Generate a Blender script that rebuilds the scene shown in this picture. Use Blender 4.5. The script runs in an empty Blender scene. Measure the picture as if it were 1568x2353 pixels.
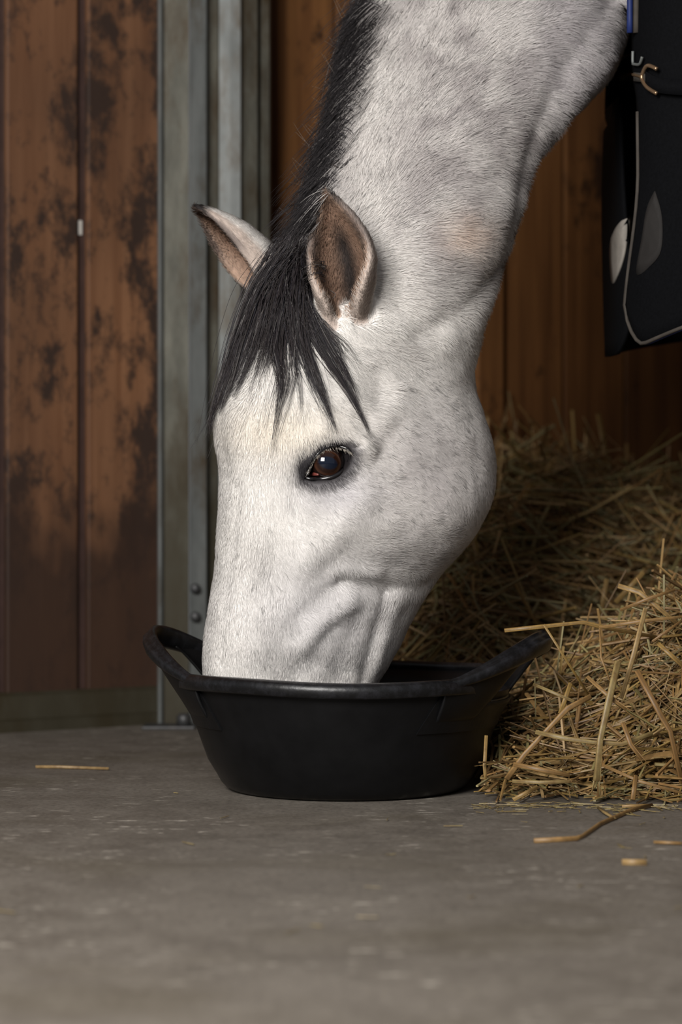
import bpy, bmesh, math, random
import numpy as np
from mathutils import Vector
from mathutils.bvhtree import BVHTree
from mathutils.kdtree import KDTree

random.seed(7)
rng = np.random.default_rng(11)
scene = bpy.context.scene
COL = scene.collection

# ------------------------------------------------------------------ camera, world, lights, exposure
F, CX, CY, H = 5400.0, 784.0, 1176.5, 0.36
cam_d = bpy.data.cameras.new('camera')
cam_d.sensor_fit = 'HORIZONTAL'
cam_d.sensor_width = 24.0
cam_d.lens = F / 1568.0 * 24.0
cam_d.clip_start = 0.05
cam_d.clip_end = 60
cam_d.dof.use_dof = True
cam_d.dof.focus_distance = 2.95
cam_d.dof.aperture_fstop = 3.8
cam = bpy.data.objects.new('camera', cam_d)
COL.objects.link(cam)
cam.location = (0, 0, H)
cam.rotation_euler = (math.pi / 2, 0, 0)
scene.camera = cam

world = bpy.data.worlds.new('world')
scene.world = world
world.use_nodes = True
wb = world.node_tree.nodes['Background']
wb.inputs['Color'].default_value = (0.92, 0.95, 1.0, 1)
wb.inputs['Strength'].default_value = 0.26


def area(name, loc, target, sx, sy, power, color):
    d = bpy.data.lights.new(name, 'AREA')
    d.shape = 'RECTANGLE'
    d.size, d.size_y, d.energy, d.color = sx, sy, power, color
    o = bpy.data.objects.new(name, d)
    COL.objects.link(o)
    o.location = loc
    o.rotation_euler = (Vector(target) - Vector(loc)).to_track_quat('-Z', 'Y').to_euler()
    return o


# main light: a large soft area lamp, left of the camera
area('key_light', (-.95, .35, 1.50), (0.0, 3.05, 0.70), 1.2, 1.2, 138, (1.0, 0.97, 0.93))
scene.view_settings.view_transform = 'Standard'
scene.view_settings.look = 'None'
scene.view_settings.gamma = 1
scene.view_settings.use_curve_mapping = False
scene.view_settings.exposure = 0.0
scene.cycles.use_denoising = True
scene.cycles.max_bounces = 6


# ------------------------------------------------------------------ helpers
def P(px, py, d):
    """world point seen at pixel (px, py) of the 1568x2353 frame at depth d"""
    return np.array(((px - CX) / F * d, d, H - (py - CY) / F * d))


def to_px(p):
    p = np.asarray(p)
    return np.stack([CX + p[..., 0] / p[..., 1] * F, CY - (p[..., 2] - H) / p[..., 1] * F], -1)


def mesh_np(name, v, f, mat=None, parent=None, smooth=True):
    me = bpy.data.meshes.new(name)
    me.from_pydata([tuple(map(float, q)) for q in v], [], [tuple(map(int, q)) for q in f])
    me.update()
    if smooth:
        me.polygons.foreach_set('use_smooth', np.ones(len(me.polygons), bool))
    if mat:
        me.materials.append(mat)
    o = bpy.data.objects.new(name, me)
    COL.objects.link(o)
    if parent:
        o.parent = parent
    return o


def fix_normals(o):
    bm = bmesh.new()
    bm.from_mesh(o.data)
    bmesh.ops.recalc_face_normals(bm, faces=bm.faces)
    bm.to_mesh(o.data)
    bm.free()
    return o


def empty(name, label, cat, loc=(0, 0, 0), group=None):
    o = bpy.data.objects.new(name, None)
    COL.objects.link(o)
    o.location = loc
    tag(o, label, cat, group)
    return o


def tag(o, label=None, cat=None, group=None, kind=None):
    for k, v in (('label', label), ('category', cat), ('group', group), ('kind', kind)):
        if v:
            o[k] = v
    return o


def grid_faces(nu, nv, closed_v=True, off=0):
    f = []
    for i in range(nu - 1):
        for j in range(nv if closed_v else nv - 1):
            j2 = (j + 1) % nv
            f.append((off + i * nv + j, off + i * nv + j2, off + (i + 1) * nv + j2, off + (i + 1) * nv + j))
    return f


def catmull(pts, n):
    """smooth resampling of a control polyline, n points per segment (any dimension)"""
    p = np.asarray(pts, float)
    out = []
    m = len(p)
    for i in range(m - 1):
        p0, p1, p2, p3 = p[max(i - 1, 0)], p[i], p[i + 1], p[min(i + 2, m - 1)]
        for k in range(n):
            t = k / n
            out.append(0.5 * ((2 * p1) + (-p0 + p2) * t + (2 * p0 - 5 * p1 + 4 * p2 - p3) * t * t
                              + (-p0 + 3 * p1 - 3 * p2 + p3) * t ** 3))
    out.append(p[-1])
    return np.array(out)


def tube(path, rad, nseg=8, flat=1.0, cap=True, up=None):
    """tube along path with radius per point; returns verts, faces"""
    path = np.asarray(path, float)
    n = len(path)
    rad = np.broadcast_to(np.asarray(rad, float), (n,))
    tan = np.gradient(path, axis=0)
    tan /= np.linalg.norm(tan, axis=1)[:, None] + 1e-12
    u0 = np.array(up if up is not None else (0.13, 0.31, 0.94))
    v = []
    for i in range(n):
        s = np.cross(tan[i], u0)
        s /= np.linalg.norm(s) + 1e-12
        w = np.cross(s, tan[i])
        for k in range(nseg):
            a = 2 * math.pi * (k + .5) / nseg
            v.append(path[i] + rad[i] * (math.cos(a) * s + flat * math.sin(a) * w))
    f = grid_faces(n, nseg)
    if cap:
        f.append(tuple(range(nseg))[::-1])
        f.append(tuple(range((n - 1) * nseg, n * nseg)))
    return np.array(v), f


def merge(parts):
    V, Fc, off = [], [], 0
    for v, f in parts:
        V.append(np.asarray(v, float))
        Fc += [tuple(i + off for i in q) for q in f]
        off += len(v)
    return np.concatenate(V), Fc


def box(x0, x1, y0, y1, z0, z1):
    v = np.array([(x, y, z) for z in (z0, z1) for y in (y0, y1) for x in (x0, x1)])
    f = [(0, 2, 3, 1), (4, 5, 7, 6), (0, 1, 5, 4), (2, 6, 7, 3), (0, 4, 6, 2), (1, 3, 7, 5)]
    return v, f


def bevel(o, w=0.003, seg=2):
    bm = bmesh.new()
    bm.from_mesh(o.data)
    bmesh.ops.bevel(bm, geom=list(bm.edges), offset=w, segments=seg, affect='EDGES', profile=.6)
    bm.to_mesh(o.data)
    bm.free()
    o.data.polygons.foreach_set('use_smooth', np.zeros(len(o.data.polygons), bool))
    return o


def fibre(me):
    # lengthwise light and dark fibres of a stalk: one tone for each run of side vertices
    a = me.attributes.new('fibre', 'FLOAT_COLOR', 'FACE')
    t = rng.uniform(.55, 1.15, (len(me.polygons), 1))
    me_n = FIB[0]
    t[:, 0] = [FIB[1][k % me_n] for k in range(len(t))]
    a.data.foreach_set('color', np.c_[t, t, t, np.ones(len(t))].astype(np.float32).ravel())


FIB = (6, [1.08, .72, .95, 1.12, .62, .9, 1.05, .8, 1.0])


def smooth01(t):
    t = np.clip(t, 0, 1)
    return t * t * (3 - 2 * t)


def vnoise(p, scale, seed=0):
    q = np.asarray(p, float) * scale + seed * 17.31
    i = np.floor(q).astype(np.int64)
    f = q - i
    f = f * f * (3 - 2 * f)
    out = 0
    for dx in (0, 1):
        for dy in (0, 1):
            for dz in (0, 1):
                h = ((i[:, 0] + dx) * 73856093) ^ ((i[:, 1] + dy) * 19349663) ^ ((i[:, 2] + dz) * 83492791)
                h = (h ^ (h >> 13)) * 1274126177
                h = ((h ^ (h >> 16)) & 0xffff) / 65535.0
                w = (f[:, 0] if dx else 1 - f[:, 0]) * (f[:, 1] if dy else 1 - f[:, 1]) * (f[:, 2] if dz else 1 - f[:, 2])
                out = out + h * w
    return out


# ------------------------------------------------------------------ materials
class NT:
    def __init__(self, name, rough=.6, metal=0., spec=.5):
        self.m = bpy.data.materials.new(name)
        self.m.use_nodes = True
        self.t = self.m.node_tree
        self.b = self.t.nodes['Principled BSDF']
        self.b.inputs['Roughness'].default_value = rough
        self.b.inputs['Metallic'].default_value = metal
        self.b.inputs['Specular IOR Level'].default_value = spec

    def n(self, typ, **kw):
        nd = self.t.nodes.new(typ)
        for k, v in kw.items():
            if k.startswith('_'):
                nd.inputs[k[1:].replace('_', ' ')].default_value = v
            else:
                setattr(nd, k, v)
        return nd

    def l(self, a, b):
        self.t.links.new(a, b)

    def coords(self, scale=(1, 1, 1), kind='Object'):
        tc = self.n('ShaderNodeTexCoord')
        mp = self.n('ShaderNodeMapping')
        mp.inputs['Scale'].default_value = scale
        self.l(tc.outputs[kind], mp.inputs['Vector'])
        return mp.outputs['Vector']

    def noise(self, vec, scale, detail=5, rough=.6, dist=0.):
        nd = self.n('ShaderNodeTexNoise')
        nd.inputs['Scale'].default_value = scale
        nd.inputs['Detail'].default_value = detail
        nd.inputs['Roughness'].default_value = rough
        nd.inputs['Distortion'].default_value = dist
        self.l(vec, nd.inputs['Vector'])
        return nd.outputs['Fac']

    def ramp(self, fac, stops):
        nd = self.n('ShaderNodeValToRGB')
        e = nd.color_ramp.elements
        while len(e) < len(stops):
            e.new(.5)
        for k, (p, c) in enumerate(stops):
            e[k].position = p
            e[k].color = tuple(c) + (1,) if len(c) == 3 else c
        self.l(fac, nd.inputs['Fac'])
        return nd.outputs['Color']

    def mix(self, fac, a, b, blend='MIX'):
        nd = self.n('ShaderNodeMix', data_type='RGBA', blend_type=blend)
        for s, k in ((fac, 0), (a, 6), (b, 7)):
            if isinstance(s, (int, float)):
                nd.inputs[k].default_value = s
            elif isinstance(s, tuple):
                nd.inputs[k].default_value = s + (1,)
            else:
                self.l(s, nd.inputs[k])
        return nd.outputs[2]

    def bump(self, h, strength=.3, dist=.01):
        nd = self.n('ShaderNodeBump')
        nd.inputs['Strength'].default_value = strength
        nd.inputs['Distance'].default_value = dist
        self.l(h, nd.inputs['Height'])
        self.l(nd.outputs['Normal'], self.b.inputs['Normal'])

    def color(self, c):
        if isinstance(c, tuple):
            self.b.inputs['Base Color'].default_value = c + (1,)
        else:
            self.l(c, self.b.inputs['Base Color'])
        return self.m


def g3(v):
    return (v, v, v)


def mat_wood(name, light, dark, stain, stain_lo, seed, dirt=False):
    k = NT(name, .55, spec=.35)
    tc = k.n('ShaderNodeTexCoord')
    oi = k.n('ShaderNodeObjectInfo')
    cmb = k.n('ShaderNodeCombineXYZ')
    mul = k.n('ShaderNodeMath', operation='MULTIPLY')
    k.l(oi.outputs['Random'], mul.inputs[0])
    mul.inputs[1].default_value = 7.0
    k.l(mul.outputs[0], cmb.inputs['X'])
    add = k.n('ShaderNodeVectorMath', operation='ADD')
    k.l(tc.outputs['Object'], add.inputs[0])
    k.l(cmb.outputs[0], add.inputs[1])
    mp = k.n('ShaderNodeMapping')
    mp.inputs['Location'].default_value = (seed, seed * 1.7, seed * .3)
    mp.inputs['Scale'].default_value = (38, 38, 1.6)
    k.l(add.outputs[0], mp.inputs['Vector'])
    grain = k.noise(mp.outputs['Vector'], 1.0, 4, .6, .6)
    base = k.ramp(grain, [(.3, dark), (.7, light)])
    mp2 = k.n('ShaderNodeMapping')
    mp2.inputs['Location'].default_value = (seed * 2, 3, seed)
    mp2.inputs['Scale'].default_value = (6.5, 6.5, 3.4)
    k.l(tc.outputs['Object'], mp2.inputs['Vector'])
    big = k.noise(mp2.outputs['Vector'], 1.0, 3, .6)
    mp3 = k.n('ShaderNodeMapping')
    mp3.inputs['Location'].default_value = (seed, 1, 5)
    mp3.inputs['Scale'].default_value = (42, 42, 26)
    k.l(tc.outputs['Object'], mp3.inputs['Vector'])
    fine = k.noise(mp3.outputs['Vector'], 1.0, 6, .72)
    sm = k.n('ShaderNodeMath', operation='MULTIPLY')
    k.l(fine, sm.inputs[0])
    sm.inputs[1].default_value = .62
    ad = k.n('ShaderNodeMath', operation='ADD')
    k.l(big, ad.inputs[0])
    k.l(sm.outputs[0], ad.inputs[1])
    msk = k.ramp(ad.outputs[0], [(stain_lo, g3(0)), (stain_lo + .13, g3(1))])
    tone = k.noise(mp2.outputs['Vector'], .55, 2, .5)
    base = k.mix(k.ramp(tone, [(.35, g3(0)), (.7, g3(.55))]), base, stain)
    c = k.mix(msk, base, stain)
    if dirt:      # manure splashes on the lower boards
        sx = k.n('ShaderNodeSeparateXYZ')
        k.l(tc.outputs['Object'], sx.inputs[0])
        zz_ = k.n('ShaderNodeMath', operation='MULTIPLY_ADD')
        k.l(big, zz_.inputs[0])
        zz_.inputs[1].default_value = -.58
        k.l(sx.outputs['Z'], zz_.inputs[2])
        c = k.mix(k.ramp(zz_.outputs[0], [(.0, g3(.90)), (.12, g3(0))]), c, (.028, .0145, .0095))
    k.bump(grain, .25, .002)
    return k.color(c)


WOOD = mat_wood('weathered_wood', (.205, .098, .048), (.130, .056, .025), (.030, .017, .012), .79, 3.3, True)
WOOD_BACK = mat_wood('stall_wood', (.21, .092, .030), (.10, .040, .013), (.030, .014, .007), .88, 8.1)


def mat_metal(name, a, b, rust, thr=.62, rough=.42, metal=.55, dirt=False):
    k = NT(name, rough, metal)
    v = k.coords((9, 9, 2.2))
    n1 = k.noise(v, 3.0, 5, .65)
    c = k.ramp(n1, [(.3, a), (.72, b)])
    v2 = k.coords((5, 5, 2.0))
    n2 = k.noise(v2, 2.3, 6, .7)
    m = k.ramp(n2, [(thr - .12, g3(0)), (thr + .1, g3(1))])
    c = k.mix(m, c, rust)
    if dirt:
        tc = k.n('ShaderNodeTexCoord')
        sx = k.n('ShaderNodeSeparateXYZ')
        k.l(tc.outputs['Object'], sx.inputs[0])
        ma = k.n('ShaderNodeMath', operation='MULTIPLY_ADD')
        k.l(n2, ma.inputs[0])
        ma.inputs[1].default_value = -.5
        k.l(sx.outputs['Z'], ma.inputs[2])
        c = k.mix(k.ramp(ma.outputs[0], [(.05, g3(.85)), (.40, g3(0))]), c, (.040, .033, .018))
    k.bump(n1, .12, .002)
    return k.color(c)


GALV = mat_metal('galvanised_steel', (.10, .108, .105), (.19, .20, .195), (.07, .05, .028), .62, .6, .35)
GALV_DIRTY = mat_metal('dirty_steel', (.07, .068, .055), (.17, .165, .135), (.06, .04, .02), .56, .5, .4, True)
RUSTY = mat_metal('rusty_steel', (.10, .06, .03), (.17, .12, .075), (.05, .028, .014), .55, .6, .3)
DARKSTEEL = mat_metal('dark_steel', (.03, .03, .032), (.07, .07, .07), (.05, .03, .02), .7, .5, .5)


def mat_concrete():
    k = NT('concrete', .62, spec=.35)
    v = k.coords()
    a = k.noise(v, 2.2, 4, .6)
    b = k.noise(v, 16, 6, .7)
    c = k.noise(v, 140, 4, .65)
    col = k.ramp(a, [(.3, (.088, .075, .061)), (.72, (.142, .124, .104))])
    col = k.mix(k.ramp(b, [(.38, g3(0)), (.68, g3(.55))]), col, (.185, .163, .137))
    col = k.mix(k.ramp(c, [(.35, g3(.5)), (.55, g3(0))]), col, (.045, .039, .033))
    vs = k.coords((34, 95, 10))
    d = k.noise(vs, 1.0, 4, .6)
    v3 = k.coords((5, 5, 5))
    patch = k.noise(v3, 1.0, 3, .6)
    mm = k.n('ShaderNodeMath', operation='MULTIPLY')
    k.l(k.ramp(d, [(.60, g3(0)), (.68, g3(1))]), mm.inputs[0])
    k.l(k.ramp(patch, [(.46, g3(0)), (.62, g3(1))]), mm.inputs[1])
    col = k.mix(mm.outputs[0], col, (.46, .42, .36))
    v4 = k.coords((2.1, 3.0, 1))
    stain = k.noise(v4, 1.3, 3, .55)
    col = k.mix(k.ramp(stain, [(.52, g3(0)), (.75, g3(.55))]), col, (.075, .062, .040))
    k.bump(c, .25, .002)
    k.l(k.ramp(b, [(.3, g3(.5)), (.7, g3(.75))]), k.b.inputs['Roughness'])
    return k.color(col)


CONCRETE = mat_concrete()


def mat_rubber():
    k = NT('black_rubber', .36, spec=.22)
    v = k.coords()
    n = k.noise(v, 30, 5, .6)
    c = k.ramp(n, [(.3, (.0032, .0032, .0036)), (.75, (.0055, .0055, .006))])
    k.l(k.ramp(k.noise(v, 9, 4, .6), [(.3, g3(.30)), (.7, g3(.48))]), k.b.inputs['Roughness'])
    k.bump(k.noise(v, 160, 3, .6), .05, .001)
    return k.color(c)


def mat_rubber_lip():
    k = NT('scuffed_rubber', .34, spec=.35)
    v = k.coords((60, 60, 60))
    n = k.noise(v, 1.0, 5, .7)
    c = k.ramp(n, [(.45, (.005, .005, .0055)), (.72, (.016, .016, .019))])
    k.bump(k.noise(v, 1.6, 4, .6), .22, .002)
    return k.color(c)


RUBBER, RUBBER_LIP = mat_rubber(), mat_rubber_lip()


def mat_attr(name, attr='col', rough=.6, spec=.25, normal=None, bump=None, trans=0.):
    k = NT(name, rough, spec=spec)
    a = k.n('ShaderNodeAttribute', attribute_name=attr)
    c = a.outputs['Color']
    if bump:
        v = k.coords()
        n = k.noise(v, bump[0], 5, .65)
        k.bump(n, bump[1], bump[2])
    if normal:
        b = k.n('ShaderNodeAttribute', attribute_name=normal)
        k.l(b.outputs['Vector'], k.b.inputs['Normal'])
    return k.color(c)


COAT = mat_attr('horse_coat', rough=.65, spec=.12, bump=(170, .25, .002))
FUR = mat_attr('horse_fur', rough=.6, spec=.12, normal='surf')
HAIR = mat_attr('mane_hair', rough=.42, spec=.17)
STRAW_MIX = mat_attr('straw_mix', rough=.5, spec=.3)


def mat_straw():
    k = NT('straw', .45, spec=.35)
    oi = k.n('ShaderNodeObjectInfo')
    c = k.ramp(oi.outputs['Random'], [(0, (.17, .092, .032)), (.3, (.29, .172, .065)), (.55, (.26, .165, .045)),
                                      (.8, (.33, .215, .095)), (1, (.22, .175, .070))])
    n = k.noise(k.coords(), 95, 4, .65)
    c = k.mix(k.ramp(n, [(.38, g3(0)), (.68, g3(.75))]), c, (.15, .085, .032))
    at = k.n('ShaderNodeAttribute', attribute_name='fibre')
    c = k.mix(1.0, c, at.outputs['Color'], 'MULTIPLY')
    k.bump(n, .4, .001)
    return k.color(c)


STRAW = mat_straw()


def mat_plain(name, c, rough=.6, spec=.4, metal=0., var=.35, scale=40):
    k = NT(name, rough, metal, spec)
    n = k.noise(k.coords(), scale, 4, .6)
    lo = tuple(x * (1 - var) for x in c)
    return k.color(k.ramp(n, [(.3, lo), (.7, c)]))


RUG = mat_plain('rug_canvas', (.0032, .0034, .0042), .85, .06, 0, .4, 260)
RUG_LIGHT = mat_plain('rug_grey_panel', (.24, .22, .195), .8, .2, 0, .25, 60)
RUG_LINING = mat_plain('rug_lining', (.030, .033, .038), .8, .2, 0, .35, 120)
BLUE = mat_plain('blue_binding', (.010, .022, .11), .6, .3)
TAUPE = mat_plain('taupe_binding', (.055, .047, .040), .7, .2)
STRAP = mat_plain('webbing', (.045, .040, .034), .8, .2, 0, .3, 300)
BRASSY = mat_plain('worn_buckle_metal', (.30, .20, .12), .35, .5, .8, .3)
LID = mat_plain('eyelid_skin', (.010, .009, .010), .22, .6)
PINK = mat_plain('tear_duct_skin', (.20, .05, .04), .3, .5)
CHIP = mat_plain('white_paint', (.55, .52, .48), .6)
SPLINE = mat_plain('joint_strip', (.050, .027, .022), .5, .4, 0, .35, 25)

# ------------------------------------------------------------------ room shell
me = mesh_np('floor', *box(-4.5, 4.5, -1.5, 6.6, -.1, 0), CONCRETE, smooth=False)
tag(me, kind='structure')
TAN = math.tan(math.radians(34))


def wall_pt(px):
    # point of the slanted stall partition below pixel column px
    k = (px - CX) / F
    y = (3.86 + .555 * TAN) / (1 - k * TAN)
    return np.array((k * y, y))


wn = np.array((math.sin(math.radians(34)), -math.cos(math.radians(34))))   # faces the camera


def slab(p0, p1, z0, z1, t0, t1):
    """vertical box along p0-p1 (plan), from t0 to t1 in front of the wall plane"""
    v = []
    for z in (z0, z1):
        for t in (t0, t1):
            for p in (p0, p1):
                v.append((p[0] + wn[0] * t, p[1] + wn[1] * t, z))
    f = [(0, 1, 3, 2), (4, 6, 7, 5), (0, 2, 6, 4), (1, 5, 7, 3), (0, 4, 5, 1), (2, 3, 7, 6)]
    return np.array(v), f


TOP = 2.6
wl = mesh_np('wall_left', *slab(wall_pt(-1250), wall_pt(380), 0, TOP, -.05, -.02), WOOD_BACK, smooth=False)
fix_normals(wl)
tag(wl, kind='structure')
edges = [-1100, -912, -726, -540, -354, -172, 8, 194, 384]
for i in range(len(edges) - 1):
    a, b = edges[i] - (0 if i else 0), edges[i + 1] - 22
    o = mesh_np('plank', *slab(wall_pt(a), wall_pt(b if i < 7 else 364), .05, TOP, -.02, .012), WOOD, wl, False)
    fix_normals(o)
    bevel(o, .004, 2)
    if i < 7:
        o = mesh_np('joint_strip', *slab(wall_pt(b - 1), wall_pt(edges[i + 1] + 1), .05, TOP, -.02, .002), SPLINE, wl, False)
        fix_normals(o)
p = wall_pt(182)
ch = mesh_np('paint_chip', *slab(wall_pt(177), wall_pt(187), H + (CY - 546) / F * 3.97, H + (CY - 512) / F * 3.97, .002, .0045), CHIP, wl, False)
fix_normals(ch)
bevel(ch, .001, 1)

# bottom rail under the planks: a steel channel lying on the floor
rail_pts = []
for px in (-1250, 452):
    q = wall_pt(px)
    rail_pts.append(q)
prof = [(-.03, 0.0), (.034, 0.0), (.034, .018), (.026, .022), (.022, .058), (.012, .064), (-.03, .064)]
v = [(q[0] + wn[0] * t, q[1] + wn[1] * t, z) for q in rail_pts for t, z in prof]
n = len(prof)
f = [(i, (i + 1) % n, n + (i + 1) % n, n + i) for i in range(n)] + [tuple(range(n))[::-1], tuple(range(n, 2 * n))]
o = fix_normals(mesh_np('trim_1', np.array(v), f, GALV_DIRTY, None, False))
tag(o, kind='structure')

# folded steel post where the partition ends
post = empty('steel_post', 'galvanised folded steel corner post at the end of the wooden partition', 'post',
             (wall_pt(490)[0], 4.1, 0))


def sheet(name, pts, mat, th=.004, z0=0., z1=TOP, parent=post):
    """folded sheet: plan polyline (pixel column, depth) pulled up from z0 to z1"""
    q = np.array([((px - CX) / F * d, d) for px, d in pts])
    t = np.gradient(q, axis=0)
    t /= np.linalg.norm(t, axis=1)[:, None]
    nr = np.stack([t[:, 1], -t[:, 0]], 1)
    m = len(q)
    ring = np.concatenate([q, (q - nr * th)[::-1]])
    v = np.array([(a, b, z) for z in (z0, z1) for a, b in ring]) - np.array(post.location)
    k = 2 * m
    f = [(i, (i + 1) % k, k + (i + 1) % k, k + i) for i in range(k)]
    f += [(i, i + 1, k - 2 - i, k - 1 - i) for i in range(m - 1)]
    f += [(k + i, k + i + 1, 2 * k - 2 - i, 2 * k - 1 - i) for i in range(m - 1)]
    return fix_normals(mesh_np(name, v, f, mat, parent, False))


sheet('rolled_lip', [(362, 4.02), (362, 3.985), (365, 3.975), (370, 3.972), (375, 3.978), (376, 4.0)], GALV)
sheet('channel_face', [(375, 3.985), (434, 3.995), (435, 4.03)], GALV_DIRTY)
sheet('flange', [(436, 4.04), (436, 3.978), (440, 3.972), (474, 3.985), (477, 3.992), (478, 4.04)], GALV)
sheet('web', [(478, 4.010), (499, 4.018), (503, 4.006), (554, 4.002), (558, 4.016), (592, 4.03), (598, 4.08)], GALV_DIRTY)
sheet('web_reflection_strip', [(502, 4.010), (504, 4.000), (530, 3.996), (553, 3.998), (555, 4.010)], GALV)  # reflection on the web, put in as a strip of lighter metal
sheet('edge_flange', [(597, 4.07), (598, 4.045), (601, 4.038), (619, 4.046), (622, 4.052), (623, 4.14)], GALV_DIRTY)
for py in (1352, 1417):
    c = P(449, py, 3.974) - np.array(post.location)
    v, f = tube([c + np.array((0, .004, 0)), c + np.array((0, -.007, 0)), c + np.array((0, -.009, 0))], [.0085, .0085, .005], 10)
    mesh_np('bolt', v, f, DARKSTEEL, post)
pl = empty('dark_floor_piece', 'small dark flat piece on the floor by the post', 'plate', (*P(395, 1676, 3.92)[:2], 0))
o = mesh_np('plate', *box(-.047, .04, -.035, .035, 0, .005), DARKSTEEL, pl, False)  # thin dark slab with a stud, flat on the floor
bevel(o, .0015, 2)
v, f = tube([(.02, 0, .004), (.02, 0, .02), (.02, 0, .024)], [.012, .012, .007], 8)
mesh_np('round_stud', v, f, DARKSTEEL, pl)

# the same line goes on behind the post: back wall of the stall, vertical boards
wb_ = fix_normals(mesh_np('wall_back', *slab(wall_pt(600), wall_pt(2300), 0, TOP, -.10, -.045), WOOD_BACK, smooth=False))
tag(wb_, kind='structure')
w0 = wall_pt(612)
ud = np.array((math.cos(math.radians(34)), math.sin(math.radians(34))))
x, k = 0., 0
while x < 3.6:
    w = .150 if k % 4 != 3 else .062
    o = fix_normals(mesh_np('plank', *slab(w0 + ud * x, w0 + ud * (x + w), 0, TOP, -.045, -.008 + .014 * (k % 4 == 3)), WOOD_BACK, wb_, False))
    bevel(o, .004, 2)
    x += w + .005
    k += 1
BW = 6.0


def wall_y(x):
    return 3.86 + .555 * TAN + x * TAN


wr = mesh_np('unseen_wall_right', *box(2.95, 3.05, 1.2, BW + .09, 0, TOP), WOOD_BACK, smooth=False)  # unseen side wall, added to block light from the stall
tag(wr, kind='structure')
x = 1.2
while x < BW - .05:
    o = mesh_np('plank', *box(2.92, 2.95, x, x + .142, 0, TOP), WOOD_BACK, wr, False)
    bevel(o, .004, 2)
    x += .147
ce = mesh_np('unseen_ceiling', *box(-4.5, 3.05, 2.3, 6.6, TOP, TOP + .1), WOOD_BACK, smooth=False)  # out of view, added so the back of the stall stays dark
tag(ce, kind='structure')

# ------------------------------------------------------------------ feed tub
TC = np.array((.006, 3.068, 0))
tub = empty('feed_tub', 'low black rubber feed tub with two raised loop handles on the concrete', 'feed tub', tuple(TC))
RH = .147


def tub_r(z):
    return .163 + (.217 - .163) * (z / RH) ** .9


NPHI = 160
phis = np.linspace(0, 2 * math.pi, NPHI, endpoint=False)
zs = [0.0, .0, .0015, .005, .011, .02, .04, .06, .08, .10, .12, .135, RH]
rs = [.0, .140, .151, .157, .1625, .1675] + [tub_r(z) for z in zs[6:]]
zi = [RH, .12, .08, .04, .02, .012, .008, .008]
ri = [tub_r(RH) - .006, tub_r(.12) - .006, tub_r(.08) - .006, tub_r(.04) - .006, .160, .153, .14, 0.0]
zz, rr = zs + zi, rs + ri
AX = math.radians(-13)      # direction of the right handle in plan
SP = 43.0


def dip(a):
    # the wall is cut lower in the hand holes under the handles
    d = min(abs((math.degrees(a - c) + 180) % 360 - 180) for c in (AX, AX + math.pi))
    return .026 * float(smooth01((33 - d) / 10))


def dz_(a, z):
    return z if z < .09 else .09 + (z - .09) * (1 - dip(a) / (RH - .09))


v = np.array([(r * math.cos(a), r * math.sin(a), dz_(a, z)) for z, r in zip(zz, rr) for a in phis])
o = mesh_np('tub_wall', v, grid_faces(len(zz), NPHI), RUBBER, tub)
bm = bmesh.new(); bm.from_mesh(o.data)
bmesh.ops.remove_doubles(bm, verts=bm.verts, dist=1e-5)
bmesh.ops.recalc_face_normals(bm, faces=bm.faces); bm.to_mesh(o.data); bm.free()
o.data.polygons.foreach_set('use_smooth', np.ones(len(o.data.polygons), bool))
# rolled rim: rounded lip profile swept round the top, with a slight unevenness
lip = [(-.008, -.002), (-.0075, .004), (-.003, .007), (.004, .0065), (.0085, .003), (.0095, -.003), (.0085, -.0095), (.0055, -.0125), (.001, -.0125), (.001, -.006)]


def sag(a):
    return .0015 * math.sin(2 * a + .8) + .001 * math.sin(5 * a)


v = []
for a in phis:
    r0 = tub_r(RH)
    for dr, dz in lip:
        sk_ = 1 - .4 * dip(a) / .026
        r = r0 + dr * sk_ - dip(a) * .38
        v.append((r * math.cos(a), r * math.sin(a), RH - dip(a) + dz * sk_ + sag(a)))
nl = len(lip)
f = [((i % NPHI) * nl + j, (i % NPHI) * nl + (j + 1) % nl, ((i + 1) % NPHI) * nl + (j + 1) % nl, ((i + 1) % NPHI) * nl + j)
     for i in range(NPHI) for j in range(nl)]
fix_normals(mesh_np('rim', np.array(v), f, RUBBER_LIP, tub))

def g_h(d):
    return float(smooth01(1 - abs(d) / SP)) ** .82


def band_pt(c, d):
    a = c + math.radians(d)
    g = g_h(d)
    r = tub_r(RH) + .001 + .040 * g
    return np.array((r * math.cos(a), r * math.sin(a), RH + .0 + .049 * g)), a, g


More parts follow.
